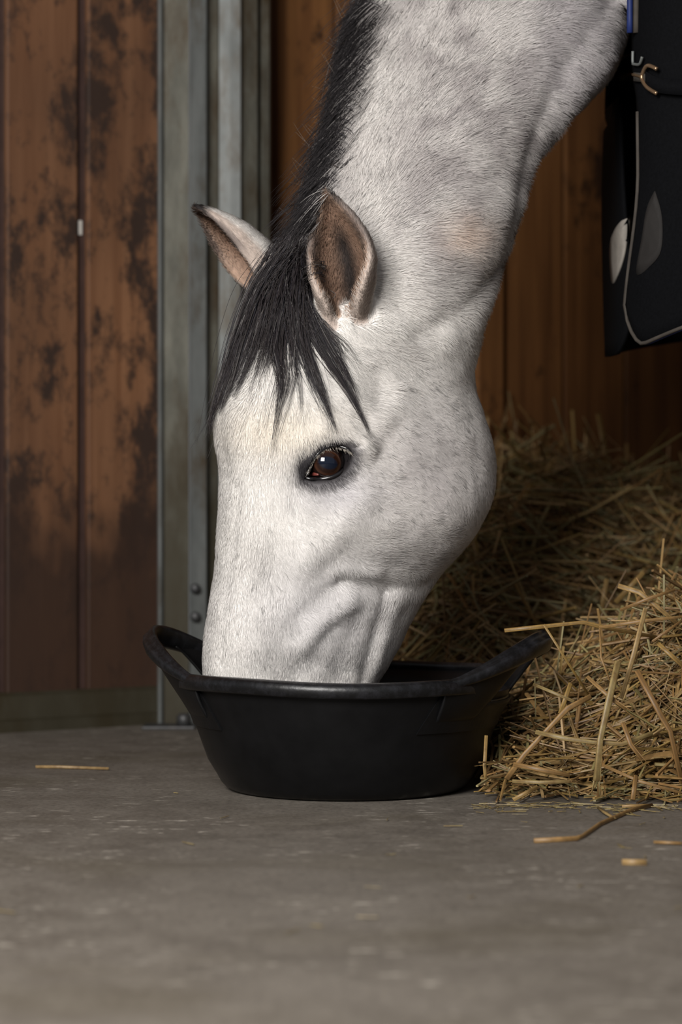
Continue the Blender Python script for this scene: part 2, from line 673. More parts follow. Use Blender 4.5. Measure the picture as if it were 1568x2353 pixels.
# handle cross-section: two ridges with a groove between, tall outward face
sec = [(-.007, .004), (-.006, .009), (-.002, .0115), (.002, .0095), (.0035, .0075), (.006, .0085), (.0095, .007), (.0115, .002),
       (.011, -.006), (.008, -.011), (.003, -.012), (.0, -.009), (-.003, -.003)]
for c in (AX, AX + math.pi):
    ds = np.linspace(-SP, SP, 61)
    v = []
    for d in ds:
        p, a, g = band_pt(c, d)
        er = np.array((math.cos(a), math.sin(a), 0))
        tilt = .75 * g
        cs, sn = math.cos(tilt), math.sin(tilt)
        for dr, dz in sec:
            k = .5 + .98 * g
            dr2, dz2 = dr * k, dz * k
            v.append(p + er * (dr2 * cs + dz2 * sn * .4) + np.array((0, 0, dz2 * cs - dr2 * sn * .55)))
    ns = len(sec)
    f = grid_faces(len(ds), ns) + [tuple(range(ns)), tuple(range((len(ds) - 1) * ns, len(ds) * ns))[::-1]]
    hd = fix_normals(mesh_np('handle', np.array(v), f, RUBBER_LIP, tub))
    # gussets: web between the handle ends and the tub wall
    for sgn in (-1, 1):
        dd = np.linspace(11, SP + 1, 26)
        v, m = [], 9
        for d in dd:
            p, a, g = band_pt(c, sgn * min(d, SP))
            a = c + math.radians(sgn * d)
            er = np.array((math.cos(a), math.sin(a), 0))
            t = (d - 11) / (SP + 1 - 11) * 1.9
            zl = (1 - smooth01(t * 1.15)) * (p[2] - .012) + smooth01(t * 1.15) * .098
            top = p + er * .004
            rb = math.hypot(top[0], top[1]) - .004
            fr = (p[2] - .012 - zl) / max(p[2] - .012 - .098, 1e-4)
            rl = max(rb + (tub_r(.098) + .0015 - rb) * fr, (tub_r(zl) + .0015) if zl < RH else 0)
            low = er * rl + np.array((0, 0, zl))
            for s in np.linspace(0, 1, m):
                v.append(top * (1 - s) + low * s + er * (.004 * math.sin(math.pi * s)))
        v = np.array(v)
        nn = len(dd)
        inner = v - np.array([(math.cos(c + math.radians(sgn * d)) * .005, math.sin(c + math.radians(sgn * d)) * .005, 0)
                              for d in dd for _ in range(m)])
        f = grid_faces(nn, m, False) + grid_faces(nn, m, False, nn * m)
        N = nn * m
        bd = [i * m for i in range(nn)] + [(nn - 1) * m + j for j in range(1, m)] + [i * m + m - 1 for i in range(nn - 2, -1, -1)] + [j for j in range(m - 2, 0, -1)]
        f += [(bd[i], bd[(i + 1) % len(bd)], N + bd[(i + 1) % len(bd)], N + bd[i]) for i in range(len(bd))]
        fix_normals(mesh_np('gusset', np.concatenate([v, inner]), f, RUBBER, hd))
    # raised reinforcement patch moulded on the wall below each handle
    rows, cols = 8, 40
    v = []
    for lay in (0, 1):
        for i in range(rows):
            t = i / (rows - 1)
            z = .086 + t * (.132 - .086)
            half = 51 - 7 * t
            for j in range(cols):
                a = c + math.radians(-half + 2 * half * j / (cols - 1))
                r = tub_r(z) + (.0022 if lay else -.002)
                v.append((r * math.cos(a), r * math.sin(a), z))
    N = rows * cols
    f = grid_faces(rows, cols, False) + grid_faces(rows, cols, False, N)
    bd = [j for j in range(cols)] + [i * cols + cols - 1 for i in range(1, rows)] + [(rows - 1) * cols + j for j in range(cols - 2, -1, -1)] + [i * cols for i in range(rows - 2, 0, -1)]
    f += [(bd[i], bd[(i + 1) % len(bd)], N + bd[(i + 1) % len(bd)], N + bd[i]) for i in range(len(bd))]
    fix_normals(mesh_np('reinforcement_patch', np.array(v), f, RUBBER, tub, False))

# ------------------------------------------------------------------ horse
horse = empty('horse', 'light grey horse with dark mane lowering its head into the feed tub', 'horse', (.7, 3.35, 0))
HL = np.array(horse.location)
# half cross-section: fixed stations from front/crest (0) to jaw/throat (1); half-widths relative to the depth of the section
SS = np.array([0, .03, .15, .32, .5, .68, .85, .97, 1.])
S_TIP = [.20, .36, .42, .43, .42, .36, .20]
S_MUZ = [.17, .29, .34, .35, .33, .27, .15]
S_NOS = [.12, .20, .245, .265, .26, .235, .15]
S_FAC = [.115, .205, .255, .27, .26, .225, .135]
S_EYE = [.13, .245, .285, .275, .245, .20, .11]
S_BRW = [.135, .25, .28, .27, .245, .20, .11]
S_FOR = [.12, .22, .26, .26, .24, .20, .11]
S_POL = [.09, .18, .24, .26, .245, .20, .11]
S_NEC = [.045, .11, .19, .25, .265, .22, .11]
S_NEB = [.05, .12, .20, .26, .285, .25, .13]
S_SHO = [.05, .14, .23, .30, .32, .29, .17]
S_BAR = [.10, .23, .32, .36, .36, .30, .16]
T = []


def R_(l, r, d, psi, s):
    a, b = P(*l, d), P(*r, d)
    T.append([a[0], a[2], b[0], b[2], d, psi] + list(s))


def W_(lx, lz, rx, rz, d, psi, s):
    T.append([lx, lz, rx, rz, d, psi] + list(s))


R_((600, 1772), (665, 1775), 3.055, 26, S_TIP)
R_((560, 1762), (712, 1766), 3.055, 26, S_TIP)
R_((526, 1728), (762, 1736), 3.052, 26, S_MUZ)
R_((490, 1655), (812, 1665), 3.045, 26, S_MUZ)
R_((467, 1560), (872, 1566), 3.04, 26, S_NOS)
R_((469, 1480), (916, 1490), 3.037, 26, S_NOS)
R_((480, 1400), (962, 1398), 3.036, 26, S_FAC)
R_((493, 1320), (1014, 1316), 3.038, 26, S_FAC)
R_((498, 1250), (1078, 1245), 3.04, 26, S_FAC)
R_((503, 1150), (1128, 1150), 3.045, 26, S_FAC)
R_((505, 1075), (1139, 1070), 3.05, 26, S_EYE)
R_((496, 1012), (1130, 1010), 3.05, 26, S_BRW)
R_((494, 955), (1108, 950), 3.052, 26, S_BRW)
R_((508, 900), (1091, 893), 3.055, 26, S_FOR)
R_((528, 840), (1088, 838), 3.06, 25, S_FOR)
R_((556, 770), (1102, 770), 3.065, 24, S_POL)
R_((592, 700), (1118, 715), 3.07, 22, S_POL)
R_((645, 620), (1142, 640), 3.08, 19, S_POL)
R_((698, 550), (1166, 572), 3.09, 15, S_NEC)
R_((722, 475), (1194, 478), 3.10, 12, S_NEC)
R_((744, 395), (1217, 398), 3.12, 10, S_NEC)
R_((768, 305), (1266, 312), 3.14, 8, S_NEC)
R_((792, 215), (1348, 228), 3.17, 6, S_NEC)
R_((812, 135), (1404, 160), 3.20, 5, S_NEB)
R_((830, 60), (1436, 70), 3.22, 4, S_NEB)
R_((850, -15), (1446, -10), 3.24, 2, S_NEB)
W_(.105, 1.22, .455, 1.03, 3.28, 0, S_NEB)
W_(.24, 1.38, .50, .93, 3.32, 0, S_SHO)
W_(.42, 1.49, .54, .84, 3.36, 0, S_SHO)
W_(.62, 1.52, .63, .76, 3.39, 0, S_SHO)
W_(.85, 1.48, .86, .70, 3.43, 0, S_BAR)
W_(1.2, 1.45, 1.2, .68, 3.50, 0, S_BAR)
W_(1.55, 1.48, 1.5, .74, 3.57, 0, S_BAR)
W_(1.8, 1.47, 1.76, .86, 3.62, 0, S_BAR)
W_(1.98, 1.35, 1.98, 1.0, 3.66, 0, S_BAR)
W_(2.04, 1.25, 2.04, 1.12, 3.67, 0, S_TIP)
T = catmull(np.array(T), 6)
KS = 112


def section(hw):
    s = np.concatenate([SS, SS[-2:0:-1]])
    w = np.concatenate([[0], hw, [0], -np.asarray(hw)[::-1]])
    p = np.stack([s, w], 1)
    m = len(p)
    c = catmull(np.concatenate([p, p[:1]]), 12)[:-1] if False else None
    # closed catmull, then even resampling by arc length
    out = []
    for i in range(m):
        p0, p1, p2, p3 = p[i - 1], p[i], p[(i + 1) % m], p[(i + 2) % m]
        for k in range(10):
            t = k / 10
            out.append(.5 * (2 * p1 + (p2 - p0) * t + (2 * p0 - 5 * p1 + 4 * p2 - p3) * t * t + (-p0 + 3 * p1 - 3 * p2 + p3) * t ** 3))
    out = np.array(out + [out[0]])
    L = np.concatenate([[0], np.cumsum(np.linalg.norm(np.diff(out, axis=0), axis=1))])
    u = np.linspace(0, L[-1], KS, endpoint=False)
    return np.stack([np.interp(u, L, out[:, 0]), np.interp(u, L, out[:, 1])], 1)


rings, frames = [], []
for row in T:
    l, r, d, psi = row[0:2], row[2:4], row[4], math.radians(row[5])
    sc_ = section(row[6:])
    a = sc_[:, 0] * math.cos(psi) + sc_[:, 1] * math.sin(psi)
    b = sc_[:, 1] * math.cos(psi) - sc_[:, 0] * math.sin(psi)
    e = r - l
    ln = np.linalg.norm(e)
    e = e / ln
    kk = ln / (a.max() - a.min())
    a0, bm_ = a.min(), b.mean()
    A = kk * (a - a0)
    Bd = kk * (b - bm_)
    y = d - Bd
    X = l[0] + e[0] * A
    Z = l[1] + e[1] * A
    # keep the outline where it is seen: points nearer or farther than d are scaled about the optical axis
    fac = 1 + (y - d) / d * .85
    X = X * fac
    Z = H + (Z - H) * fac
    rings.append(np.stack([X, y, Z], 1))
    frames.append((l, e, kk, a0, bm_, psi, d))
rings = np.array(rings)
nr = len(rings)
bv = rings.reshape(-1, 3)
bf = grid_faces(nr, KS) + [tuple(range(KS))[::-1], tuple(range((nr - 1) * KS, nr * KS))]
pieces = [(bv, bf)]


def limb(pts, rad):
    c = catmull(np.concatenate([np.array(pts), np.array(rad)[:, None]], 1), 6)
    pieces.append(tube(c[:, :3], c[:, 3], 20, up=(0, 1, .02)))


for y in (3.24, 3.52):
    limb([(.74, y, 1.05), (.70, y, .86), (.71, y, .70), (.70, y, .50), (.70, y, .45), (.705, y, .36), (.71, y, .20), (.70, y, .15), (.67, y, .075), (.655, y, .07), (.64, y, .0)],
         [.12, .10, .075, .048, .052, .034, .036, .030, .040, .052, .062])
for y in (3.46, 3.76):
    limb([(1.72, y, 1.15), (1.68, y, .92), (1.76, y, .72), (1.89, y, .54), (1.90, y, .48), (1.87, y, .36), (1.86, y, .20), (1.84, y, .15), (1.81, y, .075), (1.80, y, .07), (1.79, y, .0)],
         [.17, .14, .09, .05, .055, .037, .038, .032, .042, .053, .063])


# ears: cupped leaf-shaped shells
def ear(base, tip, opening, scale, bow, twist=0., inward=np.zeros(3)):
    base, tip, O = np.array(base), np.array(tip), np.array(opening, float)
    ax = tip - base
    L = np.linalg.norm(ax)
    ax /= L
    O = O - ax * O.dot(ax)
    O /= np.linalg.norm(O)
    S = np.cross(ax, O)
    ns, nt = 40, 29
    mid = np.zeros((ns, nt, 3))
    st = np.zeros((ns, nt, 2))
    sk = [-.12, 0, .12, .3, .5, .7, .86, .95, 1.0]
    wk = [.024, .027, .034, .0405, .039, .029, .0165, .008, .003]
    Ak = [150, 145, 128, 105, 95, 88, 80, 75, 70]
    for i, s in enumerate(np.linspace(-.12, 1, ns)):
        w = np.interp(s, sk, wk) * scale
        A = math.radians(np.interp(s, sk, Ak))
        c = base + ax * (s * L) + inward * (.060 * max(0, (.42 - s) / .54) ** 2) + O * (bow * math.sin(math.pi * max(s, 0)) * -1) + S * (twist * s * s)
        for j, t in enumerate(np.linspace(-1, 1, nt)):
            al = t * A
            mid[i, j] = c + S * (w * math.sin(al)) - O * (w * .95 * math.cos(al))
            st[i, j] = s, t
    du = np.gradient(mid, axis=0)
    dv = np.gradient(mid, axis=1)
    n = np.cross(du, dv)
    n /= np.linalg.norm(n, axis=2)[..., None] + 1e-9
    # make n point to the inside of the cup
    ctr = mid[:, nt // 2]
    if (n[:, nt // 2] * O).sum() < 0:
        n = -n
    th = np.interp(np.linspace(-.12, 1, ns), [-.12, .2, .8, 1], [.0075, .0048, .0040, .0032])[:, None, None]
    inn, out = (mid + n * th).reshape(-1, 3), (mid - n * th).reshape(-1, 3)
    N = ns * nt
    f = grid_faces(ns, nt, False) + grid_faces(ns, nt, False, N)
    bd = [j for j in range(nt)] + [i * nt + nt - 1 for i in range(1, ns)] + [(ns - 1) * nt + j for j in range(nt - 2, -1, -1)] + [i * nt for i in range(ns - 2, 0, -1)]
    f += [(bd[i], bd[(i + 1) % len(bd)], N + bd[(i + 1) % len(bd)], N + bd[i]) for i in range(len(bd))]
    pieces.append((np.concatenate([inn, out]), f))
    return inn, out, st.reshape(-1, 2)


ears = [ear(P(806, 690, 2.935), P(737, 440, 2.955), (-.22, -.95, .05), .97, .006, .006, np.array((-.15, 1.0, -.1))),
        ear(P(612, 652, 3.115), P(444, 478, 3.085), (-.88, -.36, -.35), 1.0, -.004, 0., np.array((.7, -.35, -.2)))]

V0, F0 = merge(pieces)
tmp = fix_normals(mesh_np('tmp_body', V0, F0))
# every shell must face outwards before the voxel fusion
rm = tmp.modifiers.new('fuse', 'REMESH')
rm.mode = 'VOXEL'
rm.voxel_size = .0034
rm.use_smooth_shade = True
dg = bpy.context.evaluated_depsgraph_get()
body_me = bpy.data.meshes.new_from_object(tmp.evaluated_get(dg))
bpy.data.objects.remove(tmp)
body_me.name = 'body'


def get_v(me):
    a = np.empty(len(me.vertices) * 3)
    me.vertices.foreach_get('co', a)
    return a.reshape(-1, 3)


def set_v(me, v):
    me.vertices.foreach_set('co', np.ascontiguousarray(v, dtype=float).ravel())
    me.update()


def get_n(me):
    a = np.empty(len(me.vertices) * 3, dtype=np.float32)
    me.vertex_normals.foreach_get('vector', a)
    return a.reshape(-1, 3).astype(float)


E = np.empty(len(body_me.edges) * 2, dtype=np.int32)
body_me.edges.foreach_get('vertices', E)
E = E.reshape(-1, 2)
V = get_v(body_me)
NV = len(V)
deg = np.bincount(E.ravel(), minlength=NV)[:, None].astype(float)


def lap(x):
    s = np.zeros_like(x)
    for k in range(x.shape[1]):
        s[:, k] = np.bincount(E[:, 0], x[E[:, 1], k], NV) + np.bincount(E[:, 1], x[E[:, 0], k], NV)
    return s / np.maximum(deg, 1)


# ear membership, for smoothing and colouring
ear_in = np.zeros(NV)
ear_d = np.full(NV, 9.0)
ear_s = np.zeros(NV)
ear_t = np.zeros(NV)
for inn, out, st in ears:
    ki, ko = KDTree(len(inn)), KDTree(len(out))
    for i in range(len(inn)):
        ki.insert(inn[i], i)
        ko.insert(out[i], i)
    ki.balance()
    ko.balance()
    c = inn.mean(0)
    for i in np.nonzero(np.linalg.norm(V - c, axis=1) < .16)[0]:
        _, a, da = ki.find(V[i])
        _, b, db = ko.find(V[i])
        if min(da, db) < ear_d[i]:
            ear_d[i] = min(da, db)
            ear_in[i] = 1.0 if da < db else 0.0
            ear_s[i], ear_t[i] = st[a]
is_ear = smooth01((.012 - ear_d) / .008)
root = smooth01((.16 - ear_s) / .14) * (ear_d < .03)
soft = np.clip(1 - is_ear, 0, 1)[:, None]
for it in range(26):
    k = np.maximum(soft, .5 * root[:, None]) if it < 22 else np.maximum(soft, .6)
    V = V + .5 * k * (lap(V) - V)
for it in range(3):
    V = V + .5 * (lap(V) - V)
set_v(body_me, V)
Fc = [tuple(p.vertices) for p in body_me.polygons]
BVH = BVHTree.FromPolygons([tuple(q) for q in V], Fc)
CAM = Vector((0, 0, H))


def hit(px, py, bvh=None):
    d = Vector(P(px, py, 1.0)) - CAM
    loc, nrm, idx, dist = (bvh or BVH).ray_cast(CAM, d.normalized())
    return None if loc is None else np.array(loc)


def hits(pts, n=6):
    q = catmull(np.array(pts, float), n) if len(pts) > 1 else np.array(pts, float)
    out = [hit(*p) for p in q]
    return np.array([h for h in out if h is not None])


VN = get_n(body_me)


def dist_poly(v, line):
    d = np.full(len(v), 9.0)
    if len(line) == 1:
        return np.linalg.norm(v - line[0], axis=1)
    for a, b in zip(line[:-1], line[1:]):
        ab = b - a
        t = np.clip(((v - a) @ ab) / (ab @ ab + 1e-12), 0, 1)
        d = np.minimum(d, np.linalg.norm(v - (a + t[:, None] * ab), axis=1))
    return d


DISP = np.zeros(NV)


def stroke(pts, r, amt, n=4):
    ln = hits(pts, n)
    if len(ln) == 0:
        return
    lo, hi = ln.min(0) - 3 * r, ln.max(0) + 3 * r
    m = np.nonzero(((V > lo) & (V < hi)).all(1))[0]
    DISP[m] += amt * np.exp(-(dist_poly(V[m], ln) / r) ** 2) * (1 - is_ear[m])


# muscle and bone relief of the head and neck (positions on the near side)
stroke([(985, 1110)], .085, .010)                                                  # masseter
stroke([(1040, 1180)], .05, .004)
stroke([(700, 1010), (750, 992), (810, 1000), (838, 1030)], .013, .006)            # brow
stroke([(862, 900), (875, 880)], .022, -.005)                                      # hollow above the eye
stroke([(838, 1020), (880, 960), (905, 905), (890, 860)], .014, .0028)             # zygomatic arch
stroke([(830, 1150), (760, 1230), (700, 1300)], .02, .004)                         # facial crest
stroke([(640, 1120), (640, 1250), (620, 1350)], .03, -.006)                        # hollow below the eye, beside the nose
stroke([(548, 1120), (535, 1250), (515, 1400), (505, 1520)], .010, -.0022)         # edge of nasal bone
stroke([(1055, 1292), (985, 1338), (900, 1350), (830, 1338), (780, 1330)], .012, -.0028)   # under the cheek
stroke([(780, 1332), (730, 1372), (690, 1410)], .013, -.0022)
stroke([(860, 1318), (800, 1312), (770, 1318)], .012, .0035)
stroke([(800, 1380), (740, 1430), (700, 1480)], .014, .004)
stroke([(885, 1365), (866, 1440), (835, 1560)], .010, -.0028)                       # folds to the corner of the mouth
stroke([(918, 1375), (890, 1450), (868, 1530)], .011, .002)
stroke([(820, 1420), (790, 1490), (770, 1560)], .015, -.0022)
stroke([(760, 1440), (700, 1520), (660, 1570)], .018, -.0018)
stroke([(560, 1470), (590, 1560)], .03, .004)
stroke([(1128, 628), (1060, 690), (1000, 735), (950, 765)], .015, -.0038)           # crease of the throat latch
stroke([(1080, 740), (1010, 800), (960, 850)], .035, .003)
stroke([(1010, 660), (1060, 600), (1090, 540)], .05, .006)
stroke([(1075, 885), (1010, 890), (950, 880)], .022, -.002)                        # behind the jaw
stroke([(1150, 600), (1180, 470), (1200, 360), (1260, 210), (1340, 80), (1400, -20)], .018, -.0045)   # jugular groove
stroke([(1195, 520), (1225, 390), (1300, 250), (1390, 120)], .018, .004)
stroke([(870, 470), (880, 340), (930, 180), (960, 60)], .03, -.004)
stroke([(960, 560), (1010, 400), (1080, 200), (1120, 40)], .06, .007)
stroke([(830, 740), (880, 760)], .03, .005)                                        # ear base
stroke([(900, 600), (905, 690)], .02, -.004)
stroke([(560, 960), (555, 1060)], .03, .004)                                       # forehead
# nostrils and mouth inside the tub
stroke([(545, 1690), (560, 1720)], .014, -.012)
stroke([(600, 1745), (690, 1730), (760, 1690)], .006, -.006)
V = V + VN * DISP[:, None]
# faint irregularity of skin and veins
V = V + VN * ((vnoise(V, 38, 3) - .5) * .0022 * (1 - is_ear))[:, None]

# eye opening
UP = [(703, 1098), (712, 1078), (724, 1052), (745, 1031), (772, 1025), (795, 1030), (806, 1040)]
LO = [(806, 1040), (801, 1062), (786, 1083), (764, 1096), (738, 1101), (718, 1101), (703, 1098)]
up_s, lo_s = catmull(UP, 6), catmull(LO, 6)
alm = np.concatenate([up_s[:-1], lo_s[:-1]])


def poly_sd(q, poly):
    """signed distance (pixels) to a closed polygon, negative inside"""
    d = np.full(len(q), 1e9)
    ins = np.zeros(len(q), bool)
    for i in range(len(poly)):
        a, b = poly[i], poly[(i + 1) % len(poly)]
        ab = b - a
        t = np.clip(((q - a) @ ab) / (ab @ ab + 1e-12), 0, 1)
        d = np.minimum(d, np.linalg.norm(q - (a + t[:, None] * ab), axis=1))
        c = (a[1] > q[:, 1]) != (b[1] > q[:, 1])
        with np.errstate(divide='ignore', invalid='ignore'):
            xx = (b[0] - a[0]) * (q[:, 1] - a[1]) / (b[1] - a[1]) + a[0]
        ins ^= c & (q[:, 0] < xx)
    return np.where(ins, -d, d)


eye_hit = hit(757, 1064)
near = np.nonzero(np.linalg.norm(V - eye_hit, axis=1) < .085)[0]
near = near[VN[near, 1] < .25]
sd = poly_sd(to_px(V[near]), alm)
eye_sd = np.full(NV, 999.0)
eye_sd[near] = sd
eye_n = np.array((VN[near][np.abs(sd) < 40]).mean(0))
eye_n /= np.linalg.norm(eye_n)
V[near] -= eye_n * (.020 * smooth01((4 - sd) / 12))[:, None]
V[near] += eye_n * (.0022 * np.exp(-((sd - 13) / 11) ** 2))[:, None]       # lids stand proud
pxn = to_px(V[near])
crease = dist_poly(np.c_[pxn, np.zeros(len(near))], np.c_[catmull([(705, 1050), (735, 1020), (775, 1013), (812, 1026), (826, 1020)], 4), np.zeros(17)])
V[near] -= eye_n * (.0030 * np.exp(-(crease / 6) ** 2))[:, None]
set_v(body_me, V)
VN = get_n(body_me)
# mirrored far eye
l_, e_, kk_, a0_, bm__, psi_, d_ = frames[int(np.argmin([abs(fr[0][1] - P(505, 1062, 3.05)[2]) for fr in frames]))]
aa = ((eye_hit[0] - l_[0]) * e_[0] + (eye_hit[2] - l_[1]) * e_[1]) / kk_ + a0_
bb = (d_ - eye_hit[1]) / kk_ + bm__
s_ = aa * math.cos(psi_) - bb * math.sin(psi_)
w_ = aa * math.sin(psi_) + bb * math.cos(psi_)
a2 = s_ * math.cos(psi_) - w_ * math.sin(psi_)
b2 = -w_ * math.cos(psi_) - s_ * math.sin(psi_)
far_eye = np.array((l_[0] + e_[0] * kk_ * (a2 - a0_), d_ - kk_ * (b2 - bm__), l_[1] + e_[1] * kk_ * (a2 - a0_)))
sag_n = np.array((-math.cos(psi_), -math.sin(psi_), 0))
lat_n = np.array((-math.sin(psi_), math.cos(psi_), 0))      # towards the far side
fd, fi = np.linalg.norm(V - far_eye, axis=1), None
far_eye = V[np.argmin(fd)]
fd = np.linalg.norm(V - far_eye, axis=1)
far_n = VN[np.argmin(fd)]
V -= far_n * (.018 * smooth01((.022 - fd) / .007))[:, None]
V += far_n * (.006 * np.exp(-((fd - .030) / .010) ** 2))[:, None]
set_v(body_me, V)
VN = get_n(body_me)
PX = to_px(V)
BVH = BVHTree.FromPolygons([tuple(q) for q in V], Fc)


# coat colour as a function of place on the horse
def blob(px, c, r):
    return np.exp(-(((px[:, 0] - c[0]) / r[0]) ** 2 + ((px[:, 1] - c[1]) / r[1]) ** 2))


def mixc(c, col, w):
    return c * (1 - w[:, None]) + np.array(col) * w[:, None]


def coat_color(v, px, nrm, esd, efd, ein, ed, es, et):
    c = np.tile(np.array((.765, .735, .70)), (len(v), 1))
    n1, n2, n3 = vnoise(v, 9, 1), vnoise(v, 28, 2), vnoise(v, 75, 5)
    neck = smooth01((760 - px[:, 1] + (px[:, 0] - 900) * .25) / 260)
    c = mixc(c, (.42, .39, .38), neck * (.60 + .50 * smooth01((n2 * .45 + n3 * .35 + n1 * .2 - .34) / .32)) * (1 - .6 * blob(px, (850, 330), (70, 330))))
    low = smooth01((px[:, 0] - 1130) / 180) * smooth01((420 - px[:, 1]) / 250)
    c = mixc(c, (.40, .375, .39), low * .55)
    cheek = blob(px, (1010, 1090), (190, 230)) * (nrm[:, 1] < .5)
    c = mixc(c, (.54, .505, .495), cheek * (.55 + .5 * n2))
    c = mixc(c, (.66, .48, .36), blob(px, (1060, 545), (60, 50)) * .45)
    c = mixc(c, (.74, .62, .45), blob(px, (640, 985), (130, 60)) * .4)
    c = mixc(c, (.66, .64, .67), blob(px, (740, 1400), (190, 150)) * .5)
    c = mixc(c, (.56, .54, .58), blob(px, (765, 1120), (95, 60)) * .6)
    # dark muzzle skin in the tub
    c = mixc(c, (.16, .14, .14), smooth01((px[:, 1] - 1610) / 130))
    # dark skin round the eyes
    e1 = smooth01((40 - esd) / 36)
    c = mixc(c, (.13, .12, .13), e1 * .72)
    c = mixc(c, (.05, .046, .05), smooth01((24 - esd) / 14) * .75)
    c = mixc(c, (.012, .010, .011), smooth01((13 - esd) / 9))
    tri = blob(px, (700, 1070), (24, 32)) * (esd < 300)
    c = mixc(c, (.02, .018, .02), np.clip(tri * 1.5, 0, 1))
    c = mixc(c, (.05, .045, .05), np.clip(blob(px, (815, 1022), (14, 9)) * (esd < 300), 0, 1) * .8)
    c = mixc(c, (.012, .010, .011), smooth01((.030 - efd) / .008))
    # ears
    ear = smooth01((.010 - ed) / .005)
    c2 = np.tile(np.array((.78, .74, .70)), (len(v), 1))
    inside = np.tile(np.array((.30, .19, .135)), (len(v), 1))
    inside = mixc(inside, (.020, .014, .012), np.exp(-((et - .05) / .34) ** 2) * smooth01((.9 - es) / .35))
    inside = mixc(inside, (.42, .30, .23), smooth01((np.abs(et) - .55) / .35) * .7)
    c2 = mixc(c2, inside, ein)
    c2 = mixc(c2, (.40, .31, .26), (1 - ein) * smooth01((np.abs(et) - .55) / .2) * .8)
    edge = smooth01((np.abs(et) - .84) / .1) * smooth01((es - .25) / .3)
    c2 = mixc(c2, (.10, .08, .075), edge * .75)
    c2 = mixc(c2, (.018, .015, .015), smooth01((es - .80) / .12) * (1 - ein * .45))
    c = c * (1 - ear[:, None]) + c2 * ear[:, None]
    # hooves
    c = mixc(c, (.05, .045, .04), smooth01((.085 - v[:, 2]) / .01) * (v[:, 0] > .5))
    return c


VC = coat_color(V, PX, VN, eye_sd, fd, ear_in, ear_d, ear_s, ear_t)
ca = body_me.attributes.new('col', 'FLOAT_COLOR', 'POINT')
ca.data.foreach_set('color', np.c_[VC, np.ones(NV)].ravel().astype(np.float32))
set_v(body_me, V - HL)
body = bpy.data.objects.new('body', body_me)
COL.objects.link(body)
body.parent = horse
body_me.materials.clear()
body_me.materials.append(COAT)
body_me.polygons.foreach_set('use_smooth', np.ones(len(body_me.polygons), bool))


# eyes
def mat_eye():
    k = NT('horse_eye', .03, spec=.3)
    tc = k.n('ShaderNodeTexCoord')

    def ell(sx, sz, ox, oz):
        mp = k.n('ShaderNodeMapping')
        mp.inputs['Location'].default_value = (-ox / sx, 0, -oz / sz)
        mp.inputs['Scale'].default_value = (1 / sx, 0, 1 / sz)
        k.l(tc.outputs['Object'], mp.inputs['Vector'])
        ln = k.n('ShaderNodeVectorMath', operation='LENGTH')
        k.l(mp.outputs['Vector'], ln.inputs[0])
        return ln.outputs['Value']
    iris = k.ramp(ell(.0185, .0165, 0, 0), [(.0, (.010, .004, .003)), (.72, (.014, .005, .003)), (.90, (.050, .021, .012)), (.97, (.012, .006, .005))])
    pup = k.ramp(ell(.0135, .0085, 0, .0), [(.80, g3(1)), (1.0, g3(0))])
    c = k.mix(pup, iris, (.004, .007, .016))
    k.b.inputs['Coat Weight'].default_value = .5
    k.b.inputs['Coat Roughness'].default_value = .02
    return k.color(c)


EYE = mat_eye()


def eyeball(center, gaze, roll, name):
    r, nu, nv = .0235, 24, 40
    v = []
    for i in range(nu + 1):
        th = math.pi * i / nu
        for j in range(nv):
            ph = 2 * math.pi * j / nv
            v.append((r * math.sin(th) * math.cos(ph), -r * math.cos(th) * (1.06 if th < 1 else 1), r * math.sin(th) * math.sin(ph)))
    o = mesh_np(name, np.array(v), grid_faces(nu + 1, nv), EYE, horse)
    fix_normals(o)
    o.location = center - HL
    q = Vector(-gaze).to_track_quat('Y', 'Z')
    o.rotation_mode = 'QUATERNION'
    from mathutils import Quaternion
    o.rotation_quaternion = q @ Quaternion((0, 1, 0), roll)
    return o


ec = eye_hit + (P(758, 1064, eye_hit[1]) - P(757, 1064, eye_hit[1])) - eye_n * .0200
view = np.array(CAM) - eye_hit
view /= np.linalg.norm(view)
gz = eye_n * .55 + view * .45
eyeball(ec, gz / np.linalg.norm(gz), math.radians(14), 'eyeball')
eyeball(far_eye - far_n * .017, far_n, math.radians(-14), 'eyeball')


# lid rims follow the ball and the skin: each point lies on the ball's front, just outside it
def on_ball(px, py, lift):
    p = P(px, py, eye_hit[1])
    d = p - np.array(CAM)
    d /= np.linalg.norm(d)
    oc = np.array(CAM) - ec
    b = oc @ d
    rr = .0235 * 1.05 + lift
    disc = b * b - (oc @ oc - rr * rr)
    t = -b - math.sqrt(disc) if disc > 0 else -b
    q = np.array(CAM) + d * t
    if disc <= 0:
        q = ec + (q - ec) / np.linalg.norm(q - ec) * rr
    return q


def lid_path(pts, lift):
    out = []
    for p in pts:
        q = on_ball(p[0], p[1], lift)
        h = hit(p[0] + (p[0] - 757) * .16, p[1] + (p[1] - 1064) * .16)
        w = smooth01((np.linalg.norm(np.array(p) - np.array((757, 1064))) - 34) / 22)
        if h is not None:
            yq = q[1] * (1 - w) + h[1] * w
            q = P(p[0], p[1], yq)
        out.append(q)
    return np.array(out)


